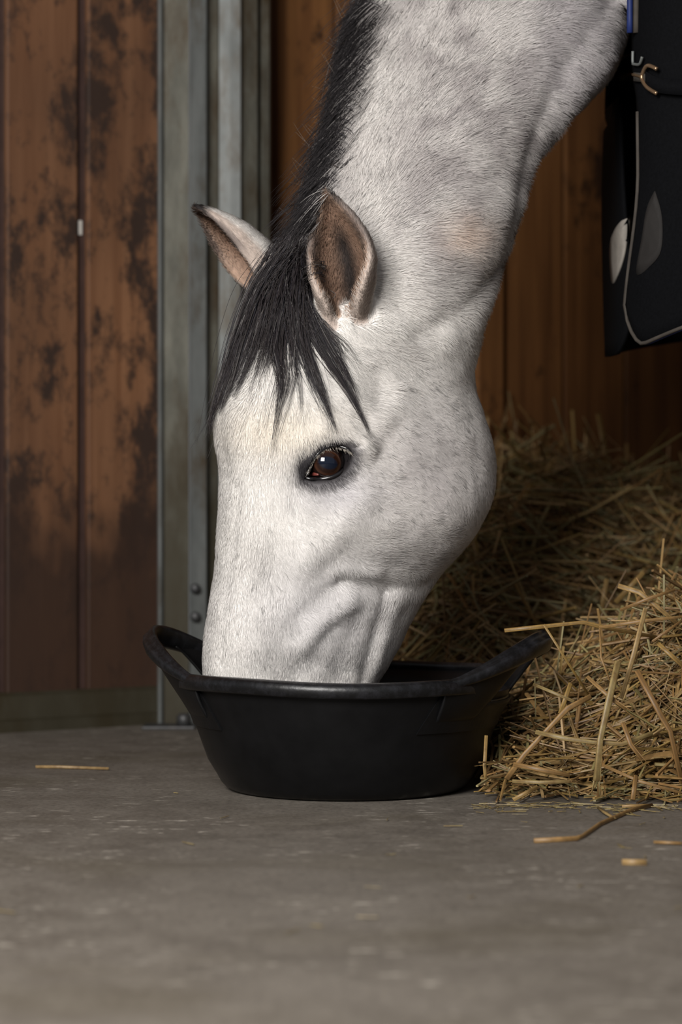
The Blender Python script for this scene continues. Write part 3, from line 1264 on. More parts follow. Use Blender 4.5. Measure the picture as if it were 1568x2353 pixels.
lp = lid_path(lo_s, .0006)
v, f = tube(lp, np.interp(np.linspace(0, 1, len(lp)), [0, .15, .5, .9, 1], [.0012, .0022, .0030, .0024, .0012]), 8)
mesh_np('lower_eyelid', v - HL, f, LID, horse)
lpu = lid_path(up_s, .0010)
v, f = tube(lpu, np.interp(np.linspace(0, 1, len(lpu)), [0, .2, .5, .9, 1], [.0014, .0026, .0030, .0026, .0012]), 8)
mesh_np('upper_eyelid', v - HL, f, LID, horse)
tp = lid_path(catmull([(713, 1092), (722, 1089), (733, 1091)], 4), .0)
v, f = tube(tp, [.001, .002, .0026, .003, .003, .0028, .0022, .0016, .001][:len(tp)], 8)
mesh_np('tear_duct', v - HL, f, PINK, horse)


# ------------------------------------------------------------------ hair made of curves
def hair_object(name, pts, rad, col, mat, parent, surf=None):
    """pts (n, k, 3), rad (n, k), col (n, 3)"""
    n, k = pts.shape[:2]
    hc = bpy.data.hair_curves.new(name)
    hc.add_curves([k] * n)
    hc.attributes['position'].data.foreach_set('vector', np.ascontiguousarray(pts - HL, dtype=np.float32).ravel())
    r = hc.attributes.get('radius') or hc.attributes.new('radius', 'FLOAT', 'POINT')
    r.data.foreach_set('value', np.ascontiguousarray(rad, dtype=np.float32).ravel())
    a = hc.attributes.new('col', 'FLOAT_COLOR', 'CURVE')
    a.data.foreach_set('color', np.c_[col, np.ones(n)].astype(np.float32).ravel())
    if surf is not None:
        s = hc.attributes.new('surf', 'FLOAT_VECTOR', 'CURVE')
        s.data.foreach_set('vector', np.ascontiguousarray(surf, dtype=np.float32).ravel())
    hc.materials.append(mat)
    o = bpy.data.objects.new(name, hc)
    COL.objects.link(o)
    o.parent = parent
    return o


# direction in which the coat lies, in the picture plane, at places on the near side
FLOW = [((590, 955), (-.1, 1.0)), ((545, 890), (-.75, .5)), ((640, 890), (.45, .8)), ((540, 1100), (-.1, 1)), ((620, 1100), (.15, 1)), ((520, 1300), (-.05, 1)),
        ((600, 1300), (.25, 1)), ((560, 1480), (.1, 1)), ((680, 1250), (.5, .85)), ((740, 1400), (.55, .8)), ((850, 1480), (.1, 1)), ((940, 1400), (-.4, .9)),
        ((800, 1180), (.75, .6)), ((900, 1050), (.85, .5)), ((1050, 1050), (.8, .6)), ((1100, 1150), (.5, .85)), ((1000, 1230), (.9, .35)), ((900, 1280), (1, .25)),
        ((870, 930), (.9, .35)), ((960, 900), (.85, .5)), ((760, 880), (.5, .8)), ((720, 980), (.2, 1)), ((900, 760), (.9, .35)), ((800, 780), (.6, .6)),
        ((1040, 820), (.75, .65)), ((1000, 640), (1, .1)), ((930, 560), (1, -.1)), ((1100, 600), (.95, .3)), ((860, 480), (.5, -.85)), ((850, 400), (.3, -1)),
        ((890, 300), (.5, -.9)), ((960, 420), (.85, -.5)), ((1000, 300), (.8, -.6)), ((1100, 420), (1, -.1)), ((1080, 200), (.75, -.65)), ((930, 120), (.5, -.85)),
        ((1200, 250), (.9, -.25)), ((1180, 420), (.9, .5)), ((1260, 280), (.85, .55)), ((1340, 160), (.85, .5)), ((1200, 60), (.8, -.5)), ((1400, 60), (.95, .3)), ((1010, 30), (.6, -.8))]
FP = np.array([a for a, b in FLOW], float)
FD = np.array([b for a, b in FLOW], float)
FD /= np.linalg.norm(FD, axis=1)[:, None]


def flow(px):
    out = np.zeros((len(px), 2))
    for i in range(0, len(px), 20000):
        q = px[i:i + 20000]
        w = 1 / (((q[:, None, :] - FP[None]) ** 2).sum(2) + 900) ** 1.6
        out[i:i + 20000] = (w[:, :, None] * FD[None]).sum(1)
    return out / (np.linalg.norm(out, axis=1)[:, None] + 1e-9)


tri = []
body_me.calc_loop_triangles()
TI = np.empty(len(body_me.loop_triangles) * 3, dtype=np.int32)
body_me.loop_triangles.foreach_get('vertices', TI)
TI = TI.reshape(-1, 3)
cen = V[TI].mean(1)
ok = (cen[:, 0] < .50) & (cen[:, 2] > .10)
ok &= (eye_sd[TI].min(1) > 4) & (fd[TI].min(1) > .024)
TI = TI[ok]
ar = np.linalg.norm(np.cross(V[TI[:, 1]] - V[TI[:, 0]], V[TI[:, 2]] - V[TI[:, 0]]), axis=1) / 2
wgt = ar * np.where(VN[TI[:, 0], 1] < .35, 1.0, .30)
NF = 500000
pick = rng.choice(len(TI), NF, p=wgt / wgt.sum())
u = rng.random((NF, 2))
fl = u.sum(1) > 1
u[fl] = 1 - u[fl]
b3 = np.c_[1 - u.sum(1), u]
tv = TI[pick]


def lerp3(a):
    return (a[tv] * (b3[:, :, None] if a.ndim == 2 else b3)).sum(1)


root_p = lerp3(V)
root_n = lerp3(VN)
root_n /= np.linalg.norm(root_n, axis=1)[:, None] + 1e-9
rpx = to_px(root_p)
fw = flow(rpx)
wob = rng.normal(0, .16, NF) + (vnoise(root_p, 60, 9) - .5) * .9
cw, sw = np.cos(wob), np.sin(wob)
fw = np.stack([fw[:, 0] * cw - fw[:, 1] * sw, fw[:, 0] * sw + fw[:, 1] * cw], 1)
d3 = np.stack([fw[:, 0], np.zeros(NF), -fw[:, 1]], 1)
d3 -= root_n * (d3 * root_n).sum(1)[:, None]
d3 /= np.linalg.norm(d3, axis=1)[:, None] + 1e-9
r_es, r_ed, r_ein, r_et = lerp3(ear_s), lerp3(ear_d), lerp3(ear_in), lerp3(ear_t)
r_ear = smooth01((.010 - r_ed) / .005)
# on the ears the hair runs to the tip, inside it points out of the cup
e_ax = np.zeros((NF, 3))
for (inn, out, st), (b_, t_) in zip(ears, [((806, 690, 2.935), (737, 440, 2.955)), ((612, 652, 3.115), (444, 478, 3.085))]):
    ax_ = P(*t_) - P(*b_)
    ax_ /= np.linalg.norm(ax_)
    m = np.linalg.norm(root_p - inn.mean(0), axis=1) < .12
    e_ax[m] = ax_
de = e_ax - root_n * (e_ax * root_n).sum(1)[:, None]
de /= np.linalg.norm(de, axis=1)[:, None] + 1e-9
d3 = d3 * (1 - r_ear[:, None]) + de * r_ear[:, None]
face = smooth01((rpx[:, 1] - 820) / 200)
ln = .0190 * (1 - face) + .0110 * face
ln = ln * (1 - .35 * smooth01((rpx[:, 1] - 1350) / 200))
ln = np.where(r_ear > .5, .0065, ln) * rng.uniform(.6, 1.25, NF)
ln *= 1 - .6 * smooth01((28 - lerp3(eye_sd)) / 24)
lift = np.where(r_ear > .5, .30 + .35 * r_ein, .16 + .08 * (1 - face)) * rng.uniform(.5, 1.5, NF)
p0 = root_p - root_n * .0006
p1 = root_p + (d3 * .5 + root_n * (lift * .62)[:, None]) * ln[:, None]
p2 = root_p + (d3 + root_n * (lift * .85)[:, None]) * ln[:, None]
fur_pts = np.stack([p0, p1, p2], 1)
fr_ = np.stack([np.full(NF, .00024), np.full(NF, .00020), np.full(NF, .00005)], 1) * rng.uniform(.8, 1.25, NF)[:, None]
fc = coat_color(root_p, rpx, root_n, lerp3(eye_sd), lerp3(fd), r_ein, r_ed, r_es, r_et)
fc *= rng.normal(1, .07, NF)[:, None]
# darker hairs mixed in: cheek and neck flecks, in small tufts
tuft = vnoise(root_p, 230, 21)
tuft2 = vnoise(root_p, 120, 22)
dens = .05 + .45 * blob(rpx, (1030, 1080), (170, 230)) + .30 * smooth01((620 - rpx[:, 1]) / 200) * (.35 + vnoise(root_p, 14, 4))
dk = (tuft * .6 + tuft2 * .4 > .76 - .32 * dens) & (r_ear < .3) & (rng.random(NF) < .55)
fc[dk] = fc[dk] * rng.uniform(.38, .72, dk.sum())[:, None]
fur = hair_object('fur', fur_pts, fr_, np.clip(fc, 0, 1), FUR, horse, root_n)
fur['kind'] = 'stuff'


# strands along guide lines
def strands(guides, name, base_cols, rad0):
    """guides: list of (path (m,3), count, root spread, tip spread, lift)"""
    P_, R__, C_ = [], [], []
    K = 14
    for path, cnt, sp0, sp1, lift in guides:
        g = catmull(path, 8)
        L = np.concatenate([[0], np.cumsum(np.linalg.norm(np.diff(g, axis=0), axis=1))])
        for _ in range(cnt):
            e = rng.uniform(.72, 1.04) if rng.random() < .8 else rng.uniform(.4, .8)
            uu = np.linspace(0, min(e, 1) * L[-1], K)
            q = np.stack([np.interp(uu, L, g[:, k]) for k in range(3)], 1)
            o0 = rng.normal(0, 1, 3)
            o1 = o0 * .6 + rng.normal(0, .6, 3)
            t = np.linspace(0, 1, K)[:, None]
            q = q + o0 * sp0 * (1 - t) + o1 * sp1 * t
            ph = rng.uniform(0, 6.28)
            q = q + np.sin(t * rng.uniform(3, 7) + ph) * rng.normal(0, .0014, 3) * t
            q[:, 1] -= lift * rng.uniform(.3, 1.2)
            P_.append(q)
            R__.append(rad0 * rng.uniform(.7, 1.3) * np.interp(t[:, 0], [0, .6, 1], [1, .85, .25]))
            cc = base_cols[rng.integers(len(base_cols))] * rng.uniform(.7, 1.4)
            C_.append(cc)
    P_ = np.array(P_)
    # keep the strands above the skin
    flat = P_.reshape(-1, 3)
    for i in range(len(flat)):
        loc, nrm, idx, dist = BVH.find_nearest(Vector(flat[i]), .03)
        if loc is not None:
            s = (Vector(flat[i]) - loc).dot(nrm)
            if s < .0065:
                flat[i] += np.array(nrm) * (.0065 - s + .003 * rng.random())
    P_ = flat.reshape(P_.shape)
    return hair_object(name, P_, np.array(R__), np.array(C_), HAIR, horse)


BLK = np.array([(.014, .012, .013), (.018, .015, .016), (.024, .020, .020), (.012, .011, .014), (.014, .012, .013), (.022, .018, .017), (.013, .011, .012), (.016, .013, .014), (.085, .08, .078)]) * 1.5


def surf_path(pts, off=.004, dflt=3.0):
    out, last = [], None
    for p in catmull(np.array(pts, float), 3):
        h = hit(p[0], p[1])
        if h is None or (last is not None and abs(h[1] - last) > .05):
            h = P(p[0], p[1], last if last else dflt)
        out.append(h + np.array((0, -off, 0)))
        last = h[1]
    return np.array(out)


FG = []
for pts, cnt, s0, s1 in [
    ([(655, 585), (605, 660), (560, 770), (520, 900), (488, 985)], 150, .010, .004),
    ([(660, 580), (600, 650), (548, 770), (510, 890), (478, 1000)], 110, .009, .005),
    ([(668, 585), (618, 670), (575, 780), (545, 870), (515, 950)], 170, .011, .004),
    ([(672, 590), (632, 680), (598, 770), (570, 850), (540, 920)], 150, .011, .004),
    ([(680, 590), (645, 690), (620, 770), (606, 830), (590, 880)], 110, .011, .006),
    ([(684, 590), (655, 690), (638, 790), (648, 880), (640, 950), (628, 1030)], 60, .010, .0015),
    ([(690, 592), (668, 700), (650, 800), (662, 880), (650, 930)], 50, .010, .002),
    ([(692, 592), (672, 710), (676, 810), (688, 890), (690, 955)], 26, .010, .0014),
    ([(696, 595), (682, 700), (690, 790), (718, 870), (745, 930), (772, 998)], 75, .010, .0018),
    ([(700, 600), (690, 710), (704, 800), (735, 880), (757, 960)], 60, .010, .002),
    ([(704, 600), (700, 700), (730, 790), (775, 860), (810, 920), (832, 965), (846, 1005)], 90, .009, .0018),
    ([(708, 610), (708, 700), (745, 780), (790, 850), (822, 925)], 90, .009, .0022),
    ([(712, 620), (715, 710), (740, 760), (775, 800), (795, 880)], 50, .008, .003),
    ([(714, 640), (722, 720), (748, 756), (790, 790), (822, 840)], 16, .006, .003),
    ([(690, 590), (660, 660), (640, 740), (632, 800), (625, 850)], 140, .014, .007),
    ([(700, 595), (685, 660), (680, 730), (690, 790), (705, 830)], 150, .013, .007),
    ([(640, 600), (580, 690), (540, 800), (500, 930), (440, 1040)], 6, .006, .006),
    ([(650, 600), (590, 690), (545, 820), (505, 960), (470, 1060)], 10, .006, .006),
    ([(700, 640), (735, 740), (775, 790), (810, 830), (835, 880)], 7, .005, .004),
    ([(690, 640), (690, 760), (705, 860), (735, 950), (748, 1000)], 9, .006, .004),
    ([(670, 640), (648, 760), (640, 860), (615, 960), (604, 1010)], 9, .006, .005),
    ([(685, 640), (672, 780), (668, 880), (640, 980), (622, 1050)], 8, .006, .003),
    ([(705, 640), (720, 760), (780, 870), (830, 950), (852, 1010)], 8, .006, .004),
    ([(672, 620), (620, 740), (590, 850), (560, 950), (545, 1010)], 12, .008, .006),
]:
    FG.append((surf_path(pts), cnt, s0, s1, .003))
strands(FG, 'forelock', BLK, .00034)

# mane: rooted along the crest, falling over the far side and down
MG = []
crest = catmull([P(690, 572, 3.06), P(705, 540, 3.075), P(728, 470, 3.095), P(750, 390, 3.115), P(776, 300, 3.135), P(800, 210, 3.165), P(820, 130, 3.195), P(838, 55, 3.22),
                 P(856, -20, 3.245), np.array((.115, 3.28, 1.235)), np.array((.25, 3.32, 1.395)), np.array((.40, 3.36, 1.49))], 9)
tang = np.gradient(crest, axis=0)
tang /= np.linalg.norm(tang, axis=1)[:, None]
for i, c in enumerate(crest):
    t = i / (len(crest) - 1)
    L = .17 + .05 * math.sin(i * .9)
    for side in range(2):
        outw = np.array((-.62, .0, .10)) * .030
        a = c + np.array((.012, -.012 + .020 * side, -.004))
        b = a + np.array((-.016, .010 + .02 * side, .006))
        m1 = b - tang[i] * (L * .35) + np.array((-.006, .030 + .012 * side, -.006))
        m2 = b - tang[i] * (L * .75) + np.array((.006, .060, -.015))
        m3 = b - tang[i] * L + np.array((.022, .080, -.030))
        MG.append((np.array([a, b, m1, m2, m3]), 30, .0075, .010, .0))
strands(MG, 'mane', BLK, .00036)
# short upright hairs where the mane meets the coat, and a few flyaways
P2, R2, C2 = [], [], []
for k in range(5200):
    t = rng.random()
    x = t * (len(crest) - 1)
    i = int(x)
    c = crest[i] + (crest[min(i + 1, len(crest) - 1)] - crest[i]) * (x - i)
    q0 = c + np.array((abs(rng.normal(0, 1)) * (.022 if t > .22 else .008), 0, abs(rng.normal(0, 1)) * .004))
    loc, nrm, idx, dist = BVH.find_nearest(Vector(q0) + Vector((0, -.08, 0)))
    loc2, nrm2, i2, d2 = BVH.ray_cast(Vector((q0[0], q0[1] - .4, q0[2])), Vector((0, 1, 0)))
    if loc2 is None:
        continue
    r0 = np.array(loc2)
    nn = np.array(nrm2)
    off = (r0[0] - c[0]) / .03
    grey = rng.random() < .62 * off
    L = rng.uniform(.025, .075) * (1 if t > .12 else .5) * (.55 if grey else 1)
    if t < .06:
        continue
    dr = np.array((-.9, -.05, .1)) * .55 - tang[i] * rng.uniform(.2, 1.0)
    dr = dr - nn * min(0, dr @ nn)
    dr /= np.linalg.norm(dr)
    s = np.linspace(0, 1, 6)[:, None]
    q = r0 + (dr * s + nn * (.16 * s * (1 - .7 * s))) * L - tang[i] * (s ** 2 * L * .6)
    P2.append(q)
    R2.append(.00030 * np.interp(s[:, 0], [0, .6, 1], [1, .8, .2]))
    C2.append(np.array((.022, .020, .021)) * rng.uniform(.6, 1.8) if not grey else np.array((.34, .32, .31)) * rng.uniform(.6, 1.5))
for k in range(60):
    i = int(rng.uniform(8, len(crest) - 30))
    c = crest[i]
    L = rng.uniform(.03, .06)
    s = np.linspace(0, 1, 6)[:, None]
    dr = np.array((-.75, rng.normal(0, .3), rng.uniform(-.2, .7)))
    q = c + dr * s * L + np.array((0, 0, 1)) * (s ** 2) * L * rng.normal(0, .35)
    P2.append(q)
    R2.append(.00022 * np.interp(s[:, 0], [0, .6, 1], [1, .8, .2]))
    C2.append(np.array((.20, .17, .14)))
hair_object('mane_edge_hair', np.array(P2), np.array(R2), np.array(C2), HAIR, horse)

# upper eyelashes
P3, R3, C3 = [], [], []
for k in range(150):
    t = rng.uniform(.12, .93)
    i = int(t * (len(lpu) - 1))
    r0 = lpu[i]
    s = np.linspace(0, 1, 6)[:, None]
    dx = (t - .45) * .9
    dr = np.array((dx + rng.normal(0, .12), -.55, -.75 + rng.normal(0, .12)))
    L = rng.uniform(.007, .013)
    P3.append(r0 + dr * s * L + np.array((0, 0, .25)) * s ** 2 * L)
    R3.append(.00018 * np.interp(s[:, 0], [0, .6, 1], [1, .8, .2]))
    C3.append(np.array((.42, .38, .33)) * rng.uniform(.5, 1.2))
hair_object('eyelashes', np.array(P3), np.array(R3), np.array(C3), HAIR, horse)

# ------------------------------------------------------------------ rug worn by the horse
rug = empty('horse_rug', 'black stable rug with blue bound edges buckled across the chest of the horse', 'horse rug', (.9, 3.42, .58))
RL = np.array(rug.location)


def rug_pt(x, th, z, side, off=0.):
    """side -1 near, +1 far; x along the flank when th == 0, else th runs round the chest"""
    b = math.sqrt(max(0, 1 - max(0, (z - 1.13) / .425) ** 2))
    Bw = .315 + .02 * smooth01((1.0 - z) / .4) + off
    fx = .56 - (.180 + off + (.0 if side < 0 else -.008)) * math.sin(th)
    X = x if th <= 0 else fx
    yc = 3.385 + (X - .62) * .2
    Y = yc + side * Bw * b * max(math.cos(th), 0) ** .5 if th < 1.57 else yc - side * .10 * (th - 1.57)
    w = .010 * math.sin(X * 19 + z * 5 + side) * smooth01((1.1 - z) / .4) + .006 * math.sin(th * 6 + z * 9)
    return np.array((X - w * math.sin(th) * .6, Y + side * w, z))


def th_end(z, side):
    if side < 0:
        t = 70 - 48 * smooth01((z - 1.06) / .35) - 5 * smooth01((.96 - z) / .06) + 11 * smooth01((.82 - z) / .22)
    else:
        t = 71 - 48 * smooth01((z - 1.06) / .35)
        if z < .945:
            t = 112
    return math.radians(t)


sides = {}
for side in (-1, 1):
    nz, n1, n2 = 44, 40, 26
    v = []
    for i in range(nz):
        for j in range(n1 + n2):
            if j < n1:
                x, th = 2.10 - (2.10 - .56) * j / n1, 0.
                h = .583 + .05 + .02 * smooth01((x - .56) / .3)
            else:
                s = (j - n1) / (n2 - 1)
                x, th = .56, s
                h = .583 + (.05 * (.82 - s) / .82 if s < .82 else .055 * ((s - .82) / .18) ** 2)
            zt = 1.552
            z = h + (zt - h) * (i / (nz - 1)) ** 1.0
            if j >= n1:
                th = th * th_end(z, side) + 1e-6
            v.append(rug_pt(x, th, z, side))
    v = np.array(v)
    o = mesh_np('side_panel', v - RL, grid_faces(nz, n1 + n2, False), RUG, rug)
    sd_ = o.modifiers.new('thickness', 'SOLIDIFY')
    sd_.thickness = .006
    sd_.offset = 0
    sides[side] = v.reshape(nz, n1 + n2, 3)
    o['label'] = 'black canvas side panel'

rug_v = np.concatenate([sides[-1].reshape(-1, 3), sides[1].reshape(-1, 3)])
nq = 44 * 66
rug_f = grid_faces(44, 66, False) + grid_faces(44, 66, False, nq)
RB = BVHTree.FromPolygons([tuple(q) for q in rug_v], rug_f)


def rug_hit(px, py, out=.006, dflt=3.24):
    h = hit(px, py, RB)
    if h is None:
        h = P(px, py, dflt)
    return h + np.array((-.25, -.97, 0)) * out


# front edge binding of the near panel: blue cord with a taupe tape behind it
e = sides[-1][:, -1]
zc = e[:, 2]
for name, mat, dx, r in (('blue_binding', BLUE, -.002, .0042), ('taupe_binding', TAUPE, .0065, .0045)):
    m = zc > .985
    path = e[m] + np.array((dx - .006, -.024, 0))
    v, f = tube(path, r, 8)
    mesh_np(name, v - RL, f, mat, rug)['label'] = 'cord edging the neck of the rug'
m = zc < .90
pth = np.concatenate([[sides[-1][0, -1 - k] for k in range(14, 0, -1)], e[m]])
for name, mat, dx, r in (('blue_piping', BLUE, .003, .0022), ('taupe_piping', TAUPE, -.002, .0026)):
    v, f = tube(pth + np.array((dx, -.004, 0)), r, 8)
    mesh_np(name, v - RL, f, mat, rug)['label'] = 'thin piping down the front edge'


def rug_patch(name, poly, mat, off, label):
    """thin cloth panel sewn on the rug"""
    poly = catmull(np.array(poly + poly[:1], float), 5)[:-1]
    c = poly.mean(0)
    v, n = [], len(poly)
    R = [0, .35, .7, 1.0]
    for k in R[1:]:
        for q in poly:
            v.append(rug_hit(*(c + (q - c) * k), out=off))
    v.append(rug_hit(*c, out=off))
    f = []
    for i in range(2):
        f += [(i * n + j, i * n + (j + 1) % n, (i + 1) * n + (j + 1) % n, (i + 1) * n + j) for j in range(n)]
    f += [(3 * n, (j + 1) % n, j) for j in range(n)]
    o = mesh_np(name, np.array(v) - RL, f, mat, rug)
    s = o.modifiers.new('thickness', 'SOLIDIFY')
    s.thickness = .003
    o['label'] = label
    return o


rug_patch('pale_panel', [(1448, 496), (1424, 520), (1409, 555), (1407, 600), (1413, 652), (1426, 628), (1438, 590), (1446, 540)], RUG_LIGHT, .005, 'pale grey cloth panel')
rug_patch('grey_panel', [(1506, 440), (1522, 500), (1520, 575), (1495, 612), (1464, 630), (1476, 550), (1488, 480)], mat_plain('rug_dark_panel', (.020, .018, .017), .8, .2, 0, .25, 60), .006, 'dull grey cloth panel')


def band(name, px, hh, mat, out, label):
    q = catmull(np.array(px, float), 5)
    top = np.array([rug_hit(a, b - hh, out) for a, b in q])
    bot = np.array([rug_hit(a, b + hh, out) for a, b in q])
    dep = np.minimum(top[:, 1], bot[:, 1])
    top[:, 1] = dep
    bot[:, 1] = dep
    v = np.concatenate([top, bot])
    n = len(q)
    o = mesh_np(name, v - RL, [(i, i + 1, n + i + 1, n + i) for i in range(n - 1)], mat, rug)
    s = o.modifiers.new('thickness', 'SOLIDIFY')
    s.thickness = .003
    o['label'] = label
    return o


band('chest_strap', [(1424, 180), (1445, 178), (1475, 181), (1490, 183)], 10, STRAP, .010, 'short webbing strap across the chest')
band('lower_strap', [(1490, 186), (1520, 200), (1570, 205), (1620, 205)], 18, RUG, .012, 'wide black strap of the chest buckle')


def wire(name, px, r, mat, out):
    q = catmull(np.array(px, float), 5)
    path = np.array([rug_hit(a, b, out) for a, b in q])
    path[:, 1] = np.minimum(path[:, 1], np.median(path[:, 1]) + .01)
    v, f = tube(path, r, 8)
    return mesh_np(name, v - RL, f, mat, rug)


wire('buckle', [(1514, 164), (1492, 156), (1480, 176), (1480, 188), (1492, 206), (1514, 220)], .0028, BRASSY, .016)['label'] = 'worn metal loop of the chest buckle'
wire('buckle', [(1430, 182), (1448, 176), (1462, 177), (1478, 182)], .0020, BRASSY, .016)
wire('buckle', [(1458, 124), (1458, 149), (1464, 153), (1474, 152), (1480, 136)], .0020, GALV, .016)['label'] = 'bright steel hook of the chest buckle'
wire('buckle', [(1432, 136), (1442, 132), (1456, 128)], .0024, BRASSY, .014)

# ------------------------------------------------------------------ straw
def pile_h(x, y):
    x, y = np.asarray(x, float), np.asarray(y, float)
    edge = 2.955 - .03 * smooth01((x - .2) / .25) + .02 * np.sin(x * 23) - .10 * smooth01((x - .45) / .5)
    nh = (.080 + .150 * smooth01((x - .20) / .30)) * smooth01((y - edge) / .26) ** .75
    nh = nh * smooth01((x - .12) / .05)
    nh = nh * (1 - .55 * smooth01((y - 3.30) / .25) * smooth01((4.1 - y) / .5))
    left = -.02 - .10 * smooth01((y - 3.4) / .6)
    bh = .37 * smooth01((y - 3.30) / (.62 + .5 * smooth01((x - .1) / .4))) * smooth01((x - left) / .32) + .03 * np.sin(x * 9 + y * 4) * smooth01((y - 3.6) / .4) * smooth01((x - left) / .3)
    bh = bh + .05 * smooth01((x - left) / .1) * smooth01((y - 3.35) / .1)
    return np.maximum(np.maximum(nh, bh), 0) * (y < wall_y(x) - .01)


def straw_geo(path, w, flat, nseg=4):
    return tube(path, w, nseg, flat)


# the packed mass of the bed and pile
cols = np.array([(.24, .135, .05), (.32, .20, .078), (.28, .185, .062), (.36, .24, .11), (.19, .11, .044), (.23, .19, .078), (.26, .22, .11), (.15, .088, .036)])
gx, gy = np.linspace(-.14, 2.9, 120), np.linspace(2.86, 5.2, 100)
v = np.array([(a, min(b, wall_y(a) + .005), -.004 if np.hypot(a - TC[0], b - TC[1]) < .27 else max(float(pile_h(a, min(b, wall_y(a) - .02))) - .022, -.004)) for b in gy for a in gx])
f = grid_faces(len(gy), len(gx), False)
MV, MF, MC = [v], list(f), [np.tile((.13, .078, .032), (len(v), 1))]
off = len(v)


def bend_path(c, d, L, kink, n=4):
    """path of n points through c along d with one or two soft kinks"""
    d = d / np.linalg.norm(d)
    s = np.cross(d, (0, 0, 1.0))
    s /= np.linalg.norm(s) + 1e-9
    u = np.cross(s, d)
    pts = []
    t = np.linspace(-.5, .5, n)
    kp = rng.uniform(-.2, .2)
    ka = rng.normal(0, kink, 2)
    for q in t:
        o = max(0, q - kp)
        pts.append(c + d * (q * L) + (s * ka[0] + u * ka[1]) * (o * L))
    return np.array(pts)


def bad(path):
    """inside the tub or in the muzzle's way"""
    r = np.linalg.norm(path[:, :2] - TC[:2], axis=1)
    lim = .172 + .062 * np.clip(path[:, 2] / .15, 0, 1.7)
    if ((path[:, 0] < .168) & (path[:, 1] < 3.02)).any():
        return True
    if ((r < lim) & (path[:, 2] < .26)).any():
        return True
    return bool((path[:, 2] < .0015).any() or (path[:, 1] > wall_y(path[:, 0]) - .005).any())


count = 0
NS = 15000
while count < NS:
    if rng.random() < .45:
        x, y = rng.uniform(.14, 1.2), 2.86 + abs(rng.normal(0, .22))
    else:
        x, y = rng.uniform(-.12, 2.2), rng.uniform(3.15, 5.0)
        if rng.random() < .6:
            x = rng.uniform(-.12, .8)
    h = float(pile_h(x, y))
    if h < .012:
        continue
    dzx = float(pile_h(x + .03, y) - pile_h(x - .03, y)) / .06
    dzy = float(pile_h(x, y + .03) - pile_h(x, y - .03)) / .06
    a = rng.uniform(0, math.pi * 2)
    d = np.array((math.cos(a), math.sin(a) * .75, 0.))
    d[2] = d[0] * dzx * .8 + d[1] * dzy * .8 + rng.normal(0, .22)
    L = rng.uniform(.05, .22) * (1.0 if y < 3.4 else 1.3)
    z = h - rng.uniform(-.012, .030)
    w = rng.uniform(.0009, .0026) * (1 if y < 3.5 else 1.3)
    path = bend_path(np.array((x, y, max(z, .006))), d, L, .35)
    path[:, 2] = np.maximum(path[:, 2], .002 + w)
    if bad(path):
        continue
    v, f = straw_geo(path, w, rng.uniform(.35, .9))
    MV.append(v)
    MF += [tuple(i + off for i in q) for q in f]
    off += len(v)
    c = cols[rng.integers(len(cols))] * rng.uniform(.65, 1.15)
    MC.append(np.tile(c, (len(v), 1)))
    count += 1
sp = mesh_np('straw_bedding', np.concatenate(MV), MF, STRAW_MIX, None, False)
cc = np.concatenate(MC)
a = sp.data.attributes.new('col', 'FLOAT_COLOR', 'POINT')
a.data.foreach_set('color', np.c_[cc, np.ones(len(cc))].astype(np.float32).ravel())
tag(sp, 'deep bed of tangled golden straw heaped against the back wall', 'straw', kind='stuff')

# single stalks one can pick out: a few shapes shared by many copies
kinds = []
for k in range(14):
    n = 7
    t = np.linspace(-.5, .5, n)
    path = np.stack([np.zeros(n), np.zeros(n), t], 1)
    kp, ka = rng.uniform(-.25, .25), rng.uniform(-.45, .45) * (k % 3 > 0)
    path[:, 0] += np.maximum(0, t - kp) * ka
    path[:, 1] += np.maximum(0, t + kp * .5) * rng.uniform(-.15, .15)
    node = int(rng.integers(1, n - 1))
    w = np.full(n, .5)
    w[node] = .62
    w[-1] = .42
    parts = [tube(path * np.array((.15, .15, .15)), w * .0062, 6, rng.uniform(.4, .75), up=(.2, .97, 0))]
    if k % 4 == 1:     # split, frayed end
        e = path[-1] * .15
        for sgn in (-1, 1):
            parts.append(tube(np.array([path[-2] * .15, e, e + np.array((sgn * .003, .001, .012))]), [.0010, .0012, .0004], 5, .4, up=(.2, .97, 0)))
    if k % 5 == 2:     # a leaf sheath along the stem
        parts.append(tube(np.array([path[2] * .15, path[3] * .15 + np.array((.003, .0, 0)), path[4] * .15 + np.array((.008, .003, 0))]), [.0016, .0022, .0005], 5, .3, up=(.2, .97, 0)))
    v, f = merge(parts)
    me = bpy.data.meshes.new('straw_stalk')
    me.from_pydata([tuple(q) for q in v], [], f)
    me.materials.append(STRAW)
    me.update()
    fibre(me)
    kinds.append((me, path * .15))
placed, tries = 0, 0
